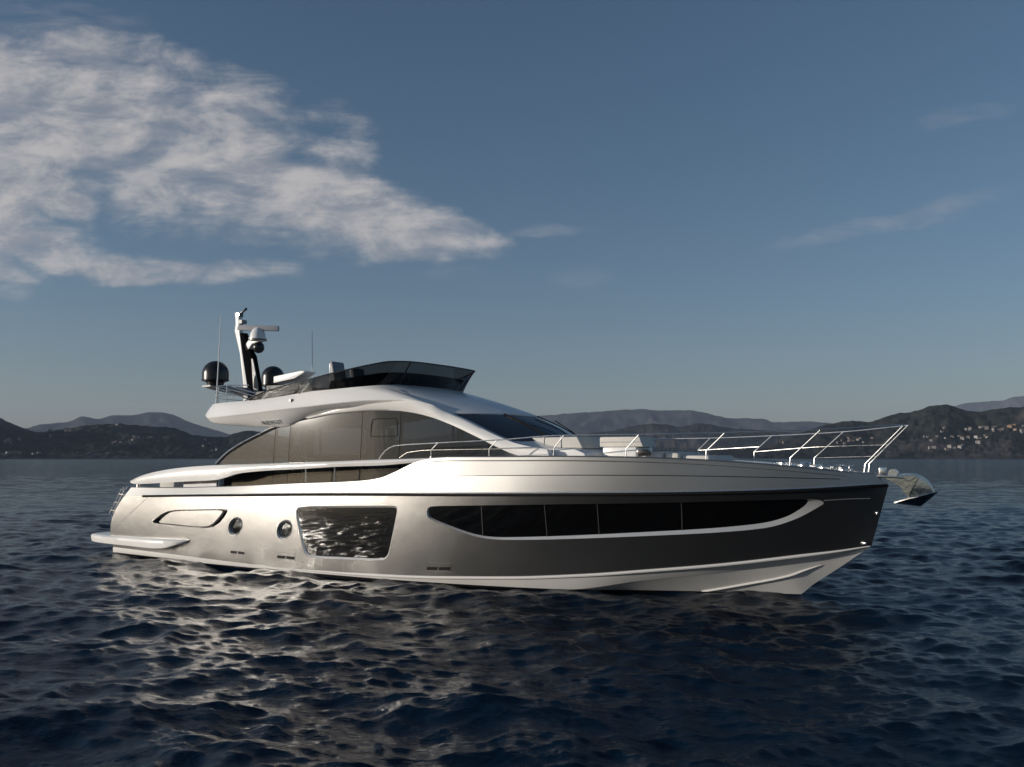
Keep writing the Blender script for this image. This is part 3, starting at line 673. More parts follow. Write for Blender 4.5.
TS, WS = 22.0, 1.9      # (t, w) to roughly metres, for even triangles
def inside(poly, p):
    x, y = p; c = False; n = len(poly)
    for i in range(n):
        x0, y0 = poly[i]; x1, y1 = poly[(i+1) % n]
        if (y0 > y) != (y1 > y) and x < (x1-x0)*(y-y0)/(y1-y0)+x0: c = not c
    return c
def seg_d(p, a, b):
    ax, ay = a; bx, by = b; dx, dy = bx-ax, by-ay
    u = max(0, min(1, ((p[0]-ax)*dx+(p[1]-ay)*dy)/(dx*dx+dy*dy+1e-12)))
    return math.hypot(p[0]-ax-u*dx, p[1]-ay-u*dy)
def cdt(outer, holes, step):
    """triangulate a region given in metres; returns points and triangles"""
    pts = []; edges = []; loops = [outer]+holes
    for lp in loops:
        b = len(pts); n = len(lp)
        pts += [tuple(q) for q in lp]; edges += [(b+i, b+(i+1) % n) for i in range(n)]
    x0 = min(p[0] for p in outer); x1 = max(p[0] for p in outer); y0 = min(p[1] for p in outer); y1 = max(p[1] for p in outer)
    segs = [(lp[i], lp[(i+1) % len(lp)]) for lp in loops for i in range(len(lp))]
    sx0 = [(min(a[0], b[0]), max(a[0], b[0]), a, b) for a, b in segs]
    nx = max(2, int((x1-x0)/step)); ny = max(2, int((y1-y0)/step))
    for i in range(1, nx):
        for j in range(1, ny):
            p = (x0+(x1-x0)*i/nx, y0+(y1-y0)*j/ny)
            if not inside(outer, p) or any(inside(h, p) for h in holes): continue
            if any(seg_d(p, a, b) < step*.4 for lo, hi, a, b in sx0 if lo-step < p[0] < hi+step): continue
            pts.append(p)
    r_ = delaunay_2d_cdt([Vector(p) for p in pts], edges, [], 0, 1e-6)
    V = [tuple(v) for v in r_[0]]; F = []
    for f in r_[2]:
        c = (sum(V[i][0] for i in f)/3, sum(V[i][1] for i in f)/3)
        if inside(outer, c) and not any(inside(h, c) for h in holes): F.append(tuple(f))
    return V, F
def m2(lp): return [(t*TS, w*WS) for t, w in lp]

def circle_tw(c, r_, n=36):
    """ring of radius r_ metres on the hull side round (t, w)"""
    t, w = c; e = 1e-3
    p = hull_pt(t, w); du = np.linalg.norm(hull_pt(t+e, w)-p)/e; dw = np.linalg.norm(hull_pt(t, w+e)-p)/e
    return [(t+r_/du*math.cos(2*math.pi*k/n), w+r_/dw*math.sin(2*math.pi*k/n)) for k in range(n)]
def grow(lp, d):
    """offset a (t, w) loop outward by d metres"""
    q = np.array(m2(lp)); n = len(q); out = []
    area = sum(q[i][0]*q[(i+1) % n][1]-q[(i+1) % n][0]*q[i][1] for i in range(n))
    sg = 1 if area > 0 else -1
    for i in range(n):
        e1 = q[i]-q[i-1]; e2 = q[(i+1) % n]-q[i]
        nn = np.array([e1[1], -e1[0]])/max(1e-9, np.linalg.norm(e1)) + np.array([e2[1], -e2[0]])/max(1e-9, np.linalg.norm(e2))
        nn /= max(1e-6, np.linalg.norm(nn))
        q2 = q[i]+nn*d*sg; out.append((q2[0]/TS, q2[1]/WS))
    return out

big_in = chaikin(HW['big'], 1); big_out = grow(big_in, .045)
long_in = chaikin(HW['long_in'], 1); long_out = chaikin(HW['long_out'], 1)
sc_out = chaikin(HW['scoop_out'], 1); sc_in = chaikin(HW['scoop_in'], 1)
ports_o = [circle_tw(c, .275) for c in HW['ports']]; ports_i = [circle_tw(c, .20) for c in HW['ports']]
vents = []
for (t0, w0), (t1, w1) in HW['vents']:
    vents.append([(t0, w0-.035), (t1, w1-.035), (t1, w1+.05), (t0, w0+.05)])

# hull: sides, chine band, bottom, transom in one mesh
h = MB()
nT = 150
ts = np.linspace(0, 1, nT)
edge_loop = [(t*TS, 0.0) for t in np.linspace(0, 1, 180)] + [(TS, w*WS) for w in np.linspace(0, 1, 14)[1:]] + \
            [(t*TS, WS) for t in np.linspace(1, 0, 180)[1:]] + [(0.0, w*WS) for w in np.linspace(1, 0, 14)[1:-1]]
V2, F2 = cdt(edge_loop, [m2(big_out), m2(long_out), m2(sc_out)]+[m2(p) for p in ports_o], .16)
tt = np.clip(np.array([p[0]/TS for p in V2]), 0, 1); ww = np.clip(np.array([p[1]/WS for p in V2]), 0, 1)
P3 = hull_pt(tt, ww); N3 = hull_nrm(np.clip(tt, .002, .998), np.clip(ww, .002, .998))
h.mesh(P3, F2, 0, N3)
# port side: the same surface without the openings
gt, gw = np.meshgrid(np.linspace(0, 1, 120), np.linspace(0, 1, 14))
Pp = hull_pt(gt.ravel(), gw.ravel()); Np = hull_nrm(np.clip(gt.ravel(), .002, .998), np.clip(gw.ravel(), .002, .998))
Pp[:, 1] *= -1; Np[:, 1] *= -1
h.mesh(Pp, [(i*120+j, (i+1)*120+j, (i+1)*120+j+1, i*120+j+1) for i in range(13) for j in range(119)], 0, Np)
h.build('hull', M['hullpaint'], Y)

def chine(t): s = SC0+(LC-SC0)*t; return s, BC(s), ZC(s)
def band(t):
    s0, s1 = ZD_T[0][0], ZD_T[-1][0]; s = s0+(s1-s0)*t
    return s, BD(s), np.minimum(ZD(s), ZC(s)-.02)
def keel(t): s = -.05+(22.6+.05)*t; return s, 0*s, KEEL(s)
b = MB()
tq = np.linspace(0, 1, 160)
for sg in (-1, 1):
    c = np.stack(chine(tq), 1); d = np.stack(band(tq), 1); k = np.stack(keel(tq), 1)
    for a in (c, d, k): a[:, 1] *= sg
    b.grid([c, c*.5+d*.5+np.array([0, sg*.012, 0]), d])
    b.grid([d+np.array([0, 0, -.002]), d*.96+k*.04+np.array([0, 0, .0]), d*.5+k*.5, k])
# transom
col = [hull_side(0.0, w) for w in np.linspace(1, 0, 9)]+[tuple(x[0] for x in band(np.array([0.0])))]
b.grid([[(float(s), float(v)*q, float(z)) for q in np.linspace(-1, 1, 7)] for s, v, z in col])
kz = [(-.05, BD(0)*q, float(ZD(0))*abs(q)-.75*(1-abs(q))) for q in np.linspace(-1, 1, 7)]
b.poly(kz)
b.build('hull_bottom', M['bottom'], Y, smooth=30)

# chine rail and spray strake
for sg in (-1, 1):
    c = np.stack(chine(np.linspace(.36, .999, 90)), 1); c[:, 1] = (c[:, 1]+.005)*sg
    t_ = MB(); t_.tube(c, [.012+.026*min(1, i/14)*min(1, (89-i)/8) for i in range(90)], 8); t_.build('chine_rail', M['bottom'], Y)
    # strake lies on the bottom surface
    pts = []
    for a in np.linspace(0, 1, 24):
        t0 = .845+.115*a; d = np.array(band(np.array([t0]))).ravel(); k = np.array(keel(np.array([t0]))).ravel()
        f = .40-.10*a; p = d*(1-f)+k*f; pts.append((p[0], sg*(p[1]+.012), p[2]-.01))
    t_ = MB(); t_.tube(pts, [.026*min(1, (23-i)/5+.15) for i in range(24)], 6); t_.build('spray_strake', M['bottom'], Y)

# rub rail: dark rubber under a polished strip
sq = np.linspace(1.77, 22.97, 140)
for sg in (-1, 1):
    p = np.stack([sq, sg*(BR(sq)+.012), ZR(sq)-.012], 1); t_ = MB(); t_.tube(p, .028, 8); t_.build('rub_rail', M['matt'], Y)
    p = np.stack([sq, sg*(BR(sq)+.028), ZR(sq)+.036], 1); t_ = MB(); t_.tube(p, .021, 8); t_.build('rub_strip', M['rail'], Y)

# ---- windows and fittings in the hull side
def recess(outer, inner, depth):
    a = hull_pt(np.array([q[0] for q in outer]), np.array([q[1] for q in outer]), -.001)
    c = hull_pt(np.array([q[0] for q in inner]), np.array([q[1] for q in inner]), -depth)
    return a, c
def pane(name, inner, depth, mat, parent, step=.2):
    v, f = cdt(m2(inner), [], step)
    tt = np.array([p[0]/TS for p in v]); ww = np.array([p[1]/WS for p in v])
    q = MB(); q.mesh(hull_pt(tt, ww, -depth), f, 0, hull_nrm(tt, ww))
    return q.build(name, mat, parent)
def frame(outer, inner, depth, mat, parent, name='window_frame'):
    a, c = recess(outer, inner, depth)
    q = MB(); q.grid([list(a)+[a[0]], list(a*.5+c*.5)+[(a[0]+c[0])/2], list(c)+[c[0]]])
    return q.build(name, mat, parent, smooth=50)
w1 = pane('hull_window', big_in, .035, M['hullglass'], Y)
frame(big_out, big_in, .035, M['silver2'], w1)
w2 = pane('hull_window', long_in, .05, M['stripglass'], Y)
w2['label'] = 'long black strip window sweeping up towards the bow'
w1['label'] = 'large four sided black window mirroring the sunlit waves'
frame(long_out, long_in, .05, M['silver2'], w2)
for (a, c) in HW['seams']:
    q = MB(); pts = [hull_pt(np.array(a[0]+(c[0]-a[0])*k), np.array(a[1]+(c[1]-a[1])*k), -.047) for k in np.linspace(0, 1, 6)]
    q.tube(pts, .011, 6); q.build('mullion', M['darkgrey'], w2)
for po, pi in zip(ports_o, ports_i):
    c_ = pane('porthole', pi, .07, M['portglass'], Y, .1)
    a, c = recess(po, pi, .07)
    q = MB(); q.grid([list(a)+[a[0]], list(a*.5+c*.5)+[(a[0]+c[0])/2], list(c)+[c[0]]]); q.build('rim', M['silver2'], c_, smooth=50)
    t_ = MB(); mid = [hull_pt(np.array(x[0]), np.array(x[1]), -.035) for x in grow(pi, .02)]
    t_.tube(mid, .02, 8, closed=True); t_.build('ring', M['black'], c_)
    t_ = MB(); mid = [hull_pt(np.array(x[0]), np.array(x[1]), .002) for x in po]
    t_.tube(mid, .010, 8, closed=True); t_.build('ring', M['chrome'], c_)
# scoop with its fairing panel: dark gap fore and aft
bk = pane('air_scoop', sc_out, .16, M['black'], Y)
a, c = recess(sc_out, sc_out, .16)
q = MB(); q.grid([list(a)+[a[0]], list(c)+[c[0]]]); q.build('scoop_wall', M['greypart'], bk, smooth=0)
v, f = cdt(m2(sc_in), [], .2)
tt = np.array([p[0]/TS for p in v]); ww = np.array([p[1]/WS for p in v])
q = MB(); q.mesh(hull_pt(tt, ww, .012), f, 0, hull_nrm(tt, ww)); n = len(sc_in)
a = hull_pt(np.array([x[0] for x in sc_in]), np.array([x[1] for x in sc_in]), .012); c = hull_pt(np.array([x[0] for x in sc_in]), np.array([x[1] for x in sc_in]), -.08)
q.build('fairing_panel', M['hullpaint'], bk)
q = MB(); q.grid([list(a)+[a[0]], list(c)+[c[0]]]); q.build('panel_edge', M['silver2'], bk, smooth=0)
for k, lp in enumerate(vents):
    q = MB()
    for x0, x1 in ((.02, .46), (.54, .98)):
        t0, t1 = lp[0][0]+(lp[1][0]-lp[0][0])*x0, lp[0][0]+(lp[1][0]-lp[0][0])*x1
        wv_ = (lp[0][1]+.022)
        tl = np.linspace(t0, t1, 6)
        lo_ = [hull_pt(np.array(x), np.array(wv_-.018), .0) for x in tl]; l2 = [hull_pt(np.array(x), np.array(wv_-.016), .016) for x in tl]
        u2 = [hull_pt(np.array(x), np.array(wv_+.018), .016) for x in tl]; up_ = [hull_pt(np.array(x), np.array(wv_+.020), .0) for x in tl]
        q.grid([lo_, l2, u2, up_])
    vb = q.build('hull_vent', M['matt'], Y, smooth=0)
    if k:
        t_ = MB(); t_.tube([hull_pt(np.array(x), np.array(y), .002) for x, y in
                            [lp[0], lp[1], (lp[1][0], lp[1][1]+.10), (lp[0][0], lp[0][1]+.10)]], .005, 5, closed=True)
        t_.build('vent_frame', M['greypart'], vb)
# bow: moulded crease and two small lamps
t_ = MB(); t_.tube([hull_pt(np.array(a), np.array(c), .0) for a, c in HW['crease']], .012, 6); t_.build('bow_crease', M['greypart'], Y)
for k, (a, c) in enumerate(HW['lamp']):
    p = hull_pt(np.array(a), np.array(c), .02); q = MB()
    q.box(p, (.16, .05, .05) if k == 0 else (.05, .05, .05), rot=Matrix.Rotation(R(-35), 3, 'Z')); q.build('bow_lamp', M['chrome'], Y, bevel=.01)

# panel seam of the stern door
q = MB()
for a0, c0, a1, c1 in ((.026, .98, .012, .34),):
    q.tube([hull_pt(np.array(.058-.050*k), np.array(.97-.62*k), .001) for k in np.linspace(0, 1, 12)], .006, 5)
q.build('door_seam', M['greypart'], Y)

# ---- bulwark: rub rail up to the gunwale, knuckled, both sides
def gun(t): s = SG0+(LG-SG0)*t; return s, BG(s), ZG(s)
def rub(t): s = SR0+(LR-SR0)*t; return s, BR(s), ZR(s)
def sstep(x, a, c): x = np.clip((x-a)/(c-a), 0, 1); return x*x*(3-2*x)
tb = np.unique(np.r_[np.linspace(0, 1, 150), np.linspace(.42, .58, 60)])
g = np.stack(gun(tb), 1); r0 = np.stack(rub(tb), 1)
b = MB()
for sg in (-1, 1):
    rows = []
    for w in (0, .06, .2, .35, .47, .495, .505, .53, .65, .8, .93, 1.0):
        p = r0*(1-w)+g*w
        kn = sstep(p[:, 0], 13.2, 15.5)*(1-sstep(p[:, 0], 21.5, 22.6))
        bow = sstep(p[:, 0], 12, 16)*(1-sstep(p[:, 0], 21.5, 22.7))
        vv = p[:, 1] + .008*np.sin(math.pi*w)*bow - .05*kn*(1 if w > .5 else 0)*(1-w*.2)
        rows.append(np.stack([p[:, 0], sg*vv, p[:, 2]], 1))
    b.grid(rows)
    # rounded cap and inner face
    cap = [g, g+np.array([0, -.03, .022]), g+np.array([0, -.09, .022]), g+np.array([0, -.12, -.005])]
    deckz = np.where(g[:, 0] < 11.6, np.minimum(2.0, g[:, 2]-.10), 2.0+(g[:, 2]-.11-2.0)*sstep(g[:, 0], 11.6, 13.0))
    inner = g+np.array([0, -.13, 0]); inner[:, 2] = deckz
    rows = []
    for a in cap+[inner]:
        a = a.copy(); a[:, 1] = sg*np.maximum(a[:, 1], .004); rows.append(a)
    b.grid(rows)
b.poly([(g[-1][0], -g[-1][1], g[-1][2]), (g[-1][0], g[-1][1], g[-1][2]), (r0[-1][0], r0[-1][1], r0[-1][2]), (r0[-1][0], -r0[-1][1], r0[-1][2])])
b.grid([[(0.953, 2.48*q, 2.139) for q in (-1, 0, 1)], [(SR0, BR(SR0)*q, float(ZR(SR0))) for q in (-1, 0, 1)]])
b.build('bulwark', M['bulwark'], Y, smooth=25)
# gunwale moulding line
for sg in (-1, 1):
    s_ = np.linspace(12.9, 22.2, 80)
    t_ = MB(); t_.tube(np.stack([s_, sg*(BG(s_)+.004), ZG(s_)-.085], 1), .011, 6); t_.build('gunwale_line', M['greypart'], Y)
for sg in (-1, 1):  # thin black tube drawn in place of the shadow in the knuckle recess
    tq2 = np.linspace((13.3-SG0)/(LG-SG0), .965, 80); a = np.stack(gun(tq2), 1); c = np.stack(rub(tq2), 1); p = (a+c)/2
    k_ = sstep(p[:, 0], 13.2, 15.5)
    p[:, 1] = sg*(p[:, 1]-.014)
    t_ = MB(); t_.tube(p, [.004+.010*float(x) for x in k_], 6); t_.build('knuckle_shadow', M['matt'], Y)
# deck
b = MB(); inn = g.copy(); iz = np.where(g[:, 0] < 11.6, np.minimum(2.0, g[:, 2]-.10), 2.0+(g[:, 2]-.11-2.0)*sstep(g[:, 0], 11.6, 13.0))
rows = []
for q in (-1, -.7, -.35, 0, .35, .7, 1):
    v_ = np.maximum(inn[:, 1]-.128, .004)*q
    rows.append(np.stack([inn[:, 0], v_, iz+.07*(1-q*q)*sstep(inn[:, 0], 13, 15)], 1))
b.grid(rows); b.build('deck', M['gel'], Y, smooth=40)

# ---- side wing above the slot in the bulwark
def wing(sg):
    n = 90; T = resample(SP['wing_top'], n); B_ = resample(SP['wing_bot'], n)
    rows = []
    for i in range(n):
        t, o = T[i], B_[i]
        md = (t+o)/2; md[1] -= .05*min(1, i/8)
        th_ = .16+.14*min(1, i/20)
        pts = [t, t*.75+o*.25+np.array([0, -.035, .01]), md, o*.8+t*.2+np.array([0, -.02, 0]), o, o+np.array([0, th_*.8, .03]), t+np.array([0, th_+.05, -.03]), t+np.array([0, th_*.5, .012])]
        rows.append([(p[0], p[1]*(-sg), p[2]) for p in pts])
    b = MB(); b.grid(rows, close_u=True)
    b.poly(rows[0]); b.poly(rows[-1][::-1])
    return b.build('side_wing', M['gel'], Y, smooth=50)
wing(-1); wing(1)
for sg in (1, -1):
    for k in (0, 2):
        a, c = SP['slotposts'][k], SP['slotposts'][k+1]
        t_ = MB(); t_.tube([(a[0], sg*-2.74, a[2]+.05), (c[0], sg*-2.74, c[2]-.05)], .016, 8); t_.build('wing_post', M['chrome'], Y)
    b = MB(); b.box((4.0, sg*2.42, 2.25), (1.45, .06, .5)); b.build('cockpit_side_panel', M['greypart2'], Y)
    t_ = MB(); t_.tube([(1.25, sg*2.52, 2.1), (1.25, sg*2.52, 2.32)], .05, 10); t_.build('wing_bracket', M['chrome'], Y)
b = MB(); b.box((1.5, -.9, 2.2), (.7, 1.5, .30)); b.box((1.2, -.9, 2.34), (.16, 1.5, .22)); b.build('cockpit_sofa', M['cushion'], Y, bevel=.05)
b = MB(); b.box((2.6, -.6, 2.14), (.7, 1.1, .04)); b.tube([(2.6, -.6, 2.0), (2.6, -.6, 2.13)], .05); b.build('cockpit_table', M['teak'], Y)
for yy_ in (-1.6, -.9):
    b = MB(); b.tube([(3.2, yy_-.2, 2.0), (3.2, yy_-.2, 2.33), (3.2, yy_+.2, 2.33), (3.2, yy_+.2, 2.0)], .03); b.box((3.0, yy_, 2.16), (.42, .42, .06)); b.build('cockpit_chair', M['white'], Y)

# ---- deckhouse: side glass, frames, arch
def gv(s, z): return 2.26-0.064*(z-2.8)-.022*np.maximum(0, s-10.5)**1.5-.022*np.maximum(0, 10.5-s)
GL = [(q[0], q[2]) for q in SP['glass']]
base_lo = [(14.1, 2.0), (4.3, 2.0)]
upper = [(p[0], p[2]) for p in resample([(q[0], 0, q[1]) for q in GL[:-1]], 80)]
def side_pane(sg, s0, s1, name='side_window'):
    up = [p for p in upper if s0+.01 < p[0] < s1-.01]
    zi = lambda s: float(np.interp(s, [p[0] for p in upper], [p[1] for p in upper]))
    lo = 2.02
    if s1 > 14.3: loop = [(s0, lo), (14.2, lo), (14.25, 3.1), upper[-1]]+up[::-1]+[(s0, zi(s0))]
    else: loop = [(s0, lo), (s1, lo), (s1, zi(s1))]+up[::-1]+[(s0, zi(s0))]
    v, f = cdt(loop, [], .35)
    b = MB(); P = [(p[0], sg*float(gv(p[0], p[1])), p[1]) for p in v]
    N = []
    for p in v:
        e = .01; ds = (gv(p[0]+e, p[1])-gv(p[0]-e, p[1]))/(2*e)
        nn = Vector((-float(ds), 1, .064)).normalized(); N.append((nn.x, nn.y*sg, nn.z))
    b.mesh(P, f, 0, N)
    return b.build(name, M['sideglass'], Y)
seams = [4.52, 6.75, 7.35, 10.05, 11.35, 14.38]
for sg in (-1, 1):
    for a, c in zip(seams[:-1], seams[1:]):
        pn = side_pane(sg, a+.008, c-.008)
    # posts behind the seams, lining below the sill
    for s_ in seams[1:-1]:
        zt_ = float(np.interp(s_, [p[0] for p in upper], [p[1] for p in upper]))
        q = MB(); q.tube([(s_, sg*(float(gv(s_, z))-.05), z) for z in (2.02, 3.0, zt_)], .045, 8); q.build('window_post', M['matt'], Y)
    q = MB(); q.poly([(s, sg*(float(gv(s, z))-.10), z) for s, z in ((4.6, 2.02), (14.1, 2.02), (14.1, 2.82), (4.6, 2.82))]); q.build('side_lining', M['flat'], Y, smooth=0)
    # opening sash outlined in the glass
    b = MB(); sash = [(10.37, 3.72), (10.38, 3.66), (10.44, 3.64), (11.2, 3.64), (11.26, 3.66), (11.26, 3.72), (11.24, 4.08), (11.18, 4.12), (10.46, 4.12), (10.40, 4.08)]
    b.tube([(s, sg*(float(gv(s, z))+.004), z) for s, z in chaikin(sash, 1)], .012, 6, closed=True); b.build('sash', M['matt'], Y)
    # slim frame along the aft edge of the glass
    fr = resample([(q[0], -q[1]*sg*-1, q[2]) for q in SP['glass'][:8]], 50)
    fr = [(p[0], sg*(float(gv(p[0], p[2]))+.01), p[2]+.02) for p in fr]
    b = MB(); b.tube(fr, .022, 8); b.build('window_frame', M['matt'], Y)
    b = MB(); b.tube([(p[0]-.03, p[1]+sg*.012, p[2]+.035) for p in fr], .026, 8); b.build('window_trim', M['chrome'], Y)
    # arch: white band from the flybridge side down the windscreen pillar
    lowc = [(q[0], sg*(float(gv(q[0], q[2]))+.035), q[2]) for q in SP['glass'][6:16]]+[(14.75, sg*2.055, 3.17), (15.25, sg*2.03, 3.08), (15.75, sg*2.0, 3.06)]
    U_ = SP['ringU']; Bq = SP['ringB']; Au = SP['archu']
    upc = [(7.9, sg*2.14, 4.20), (U_[6][0], sg*2.16, U_[6][2]), (9.2, sg*2.2, 4.45), (10.25, sg*2.34, 4.575), (Bq[7][0], sg*2.30, Bq[7][2]), (Bq[8][0], sg*2.14, Bq[8][2]), (12.74, sg*2.03, 4.25)]+[(q[0], sg*2.03, q[2]) for q in Au[5:]]
    A = resample(lowc, 90); U2 = resample(upc, 90); rows = []
    for i in range(90):
        a, c = A[i], U2[i]; mid = (a+c)/2+np.array([0, sg*.035, .012]); inn_ = np.array([0, -sg*.20, 0])
        rows.append([a, a*.8+c*.2+np.array([0, sg*.025, 0]), mid, c*.8+a*.2+np.array([0, sg*.02, .01]), c, c+inn_, a+inn_])
    b = MB(); b.grid(rows, close_u=True); b.poly(rows[0]); b.poly(rows[-1][::-1]); b.build('roof_arch', M['gel'], Y, smooth=45)
# saloon furniture, seen dimly through the glass
b = MB(); b.box((8.8, 1.45, 2.45), (2.6, .8, .8)); b.box((8.8, 1.75, 2.95), (2.6, .2, .45)); b.build('saloon_sofa', M['cushion'], Y, bevel=.06)
b = MB(); b.box((8.5, -1.5, 2.42), (2.0, .7, .8)); b.box((8.5, -1.72, 2.88), (2.0, .2, .35)); b.build('saloon_sofa', M['seat'], Y, bevel=.06)
b = MB(); b.box((10.9, .9, 2.75), (1.0, 1.6, 1.5)); b.build('galley_cabinet', M['greypart'], Y, bevel=.02)
b = MB(); b.box((12.2, -.6, 2.6), (.6, .6, 1.2)); b.box((12.0, -.6, 3.2), (.16, .55, .7)); b.build('pilot_seat', M['seat'], Y, bevel=.05)
for sg in (-1, 1):
    for s_ in (7.6, 10.25):
        q = MB(); rows = []
        for z_ in (2.3, 3.2, 4.02):
            rows.append([(s_+k*.06, sg*(float(gv(s_, z_))-.16-.03*(k % 2)), z_) for k in range(6)])
        q.grid(rows); q.build('curtain', M['cushion'], Y, smooth=0)
# aft bulkhead with glass doors
b = MB(); b.poly([(7.3, -2.1, 2.0), (7.3, 2.1, 2.0), (7.3, 1.95, 4.1), (7.3, -1.95, 4.1)]); b.build('saloon_door', M['sideglass'], Y, smooth=0)

# ---- flybridge: coaming, overhang and brow
aftA = [(3.0, 0, 4.70), (3.08, -.9, 4.70), (3.4, -1.5, 4.715)]
aftB = [(2.72, 0, 4.42), (2.82, -.9, 4.42), (3.05, -1.45, 4.42)]
A_ = resample(aftA+SP['ringA']+[(10.96, 0, 5.072)], 120); B_ = resample(aftB+SP['ringB']+[(14.19, 0, 4.206)], 120)
rows = []
for w in np.linspace(0, 1, 13):
    p = A_*(1-w)+B_*w
    sd = np.clip(1-np.arange(120)/95, 0, 1)       # the side bulges a little, the brow stays nearly straight
    p[:, 2] += np.sin(math.pi*w)*(.05*np.clip(sd*3, 0, 1)+.05*(1-np.clip(sd*3, 0, 1)))
    rows.append(p)
b = MB(); b.grid(rows); b.grid([mirror(r_) for r_ in rows])
# lower lip of the coaming
lip = [p+np.array([0, 0, -.05]) for p in B_]
b.grid([B_, B_+np.array([0, -.015, -.025])*np.array([1, 1, 1]), np.array(lip)]); b.grid([mirror(B_), mirror(B_+np.array([0, -.015, -.025])), mirror(lip)])
b.build('flybridge_coaming', M['gel'], Y, smooth=30)
# underside of the overhang
nb = [p for p in aftB+SP['ringB'] if p[0] <= 10.6]+[(11.15, -2.33, 4.63)]
ua = [(3.12, 0, 4.22), (3.2, -.85, 4.22), (3.4, -1.4, 4.21)]+SP['ringU']+[(10.7, -2.2, 4.53), (11.1, -2.30, 4.585)]
Bn = resample(nb, 90)+np.array([0, 0.01, -.05]); Un = resample(ua, 90)
b = MB()
rws = [Bn*(1-w)+Un*w + np.array([0, 0, -.035])*math.sin(math.pi*w) for w in np.linspace(0, 1, 7)]
b.grid(rws); b.grid([mirror(r_) for r_ in rws])
b.grid([[(p[0], p[1]*q, p[2]) for p in Un] for q in (1, .5, 0, -.5, -1)])
b.build('flybridge_overhang', M['gel'], Y, smooth=40)
# deck of the flybridge, inside the coaming
b = MB(); Ad = A_+np.array([0, 0, -.12]); b.grid([[(p[0], p[1]*q*.985, min(p[2], 4.75)) for p in Ad] for q in (1, .5, 0, -.5, -1)])
b.build('flybridge_deck', M['gel'], Y)
# panel lines on the coaming and a styling fin on the brow
for pts in ([(10.95, -2.02, 4.92), (11.6, -1.9, 4.69)],):
    b = MB(); b.tube([(p[0], p[1], p[2]+.01) for p in pts], .012, 6); b.build('brow_line', M['greypart'], Y)
b = MB(); b.tube([(7.68, -2.44, 4.69), (7.68, -2.50, 4.69)], .045, 12); b.build('fly_drain', M['black'], Y)

# maker's letters on the overhang
def letters():
    cu_ = bpy.data.curves.new('letters', 'FONT'); cu_.body = 'AZIMUT'; cu_.size = .185; cu_.extrude = .008; cu_.space_character = 1.18
    tmp = bpy.data.objects.new('tmp_letters', cu_); COL.objects.link(tmp)
    bpy.context.view_layer.update()
    me = bpy.data.meshes.new_from_object(tmp.evaluated_get(bpy.context.evaluated_depsgraph_get()))
    bpy.data.objects.remove(tmp)
    o = bpy.data.objects.new('lettering', me); COL.objects.link(o); o.parent = Y
    me.materials.clear(); me.materials.append(M['chrome'])
    i = int(np.argmin(np.abs(Un[:, 0]-6.85)+ (Un[:, 1] > -1.9)*9)); 
    j = int(np.argmin(np.abs(Bn[:, 0]-6.85)+ (Bn[:, 1] > -1.9)*9))
    up = Vector(Bn[j]-Un[i]); up.x = 0; up.normalize()
    xa = Vector((1, 0, .03)).normalized(); na = xa.cross(up); na.normalize(); up = na.cross(xa)
    mt = Matrix((xa, up, na)).transposed().to_4x4()
    base = Vector((6.38, float(Un[i][1]+(Bn[j][1]-Un[i][1])*.26), float(Un[i][2]+(Bn[j][2]-Un[i][2])*.26)))+na*.05
    mt.translation = base; o.matrix_local = mt
letters()

# ---- flybridge screen
S_ = resample(SP['ringS']+[(11.36, 0, 5.672)], 110)
Sa = SP['ringA'][2:]; Ab = resample(Sa+[(10.96, 0, 5.072)], 110)
Ab = Ab+np.array([0, 0, .004])
cut = int(np.argmin(np.abs(S_[:, 1]+1.55)+(S_[:, 0] < 10)*9))
def screen(i0, i1, sg, name='fly_screen'):
    rows = []
    for w in np.linspace(0, 1, 5):
        p = Ab[i0:i1]*(1-w)+S_[i0:i1]*w; rows.append(p if sg < 0 else np.array(mirror(p)))
    b = MB(); b.grid(rows); return b.build(name, M['smoke'], Y, smooth=60)
for sg in (-1, 1):
    screen(0, cut+1, sg)
f_ = []
for w in np.linspace(0, 1, 5):
    p = Ab[cut:]*(1-w)+S_[cut:]*w; f_.append(np.vstack([p, np.array(mirror(p))[::-1][1:]]))
b = MB(); b.grid(f_); fs = b.build('fly_screen', M['smoke'], Y, smooth=60)
for sg in (-1, 1):
    q = S_ if sg < 0 else np.array(mirror(S_))
    a = Ab if sg < 0 else np.array(mirror(Ab))
    b = MB(); b.tube([q[cut], a[cut]], .022, 8); b.build('screen_mullion', M['black'], fs)
    for (k0, k1) in ((0, 1), (2, 3)):
        c, d = SP['struts'][k0], SP['struts'][k1]
        b = MB(); b.tube([(c[0], -sg*-c[1]*-1 if sg > 0 else c[1], c[2]), (d[0], d[1] if sg < 0 else -d[1], d[2])], .02, 8); b.build('screen_strut', M['chrome'], Y)
full = np.vstack([S_, np.array(mirror(S_))[::-1][1:]])
b = MB(); b.tube(full, .02, 8); b.build('screen_rim', M['black'], Y)
# black dash band inside the front screen
rows = []
for w in (0, .5, 1):
    p = Ab[:]*(1-w*.55)+S_[:]*(w*.55); k = p[cut-34:]
    k = k+np.array([-.10, 0, .0]); k[:, 1] = np.minimum(k[:, 1]+.10, 0); rows.append(np.vstack([k, np.array(mirror(k))[::-1][1:]]))
b = MB(); b.grid(rows)
top_ = rows[-1]; inn2 = top_*np.array([1, .75, 1])+np.array([-.9, 0, .02]); b.grid([top_, inn2]); b.build('helm_dash', M['black'], Y, smooth=40)

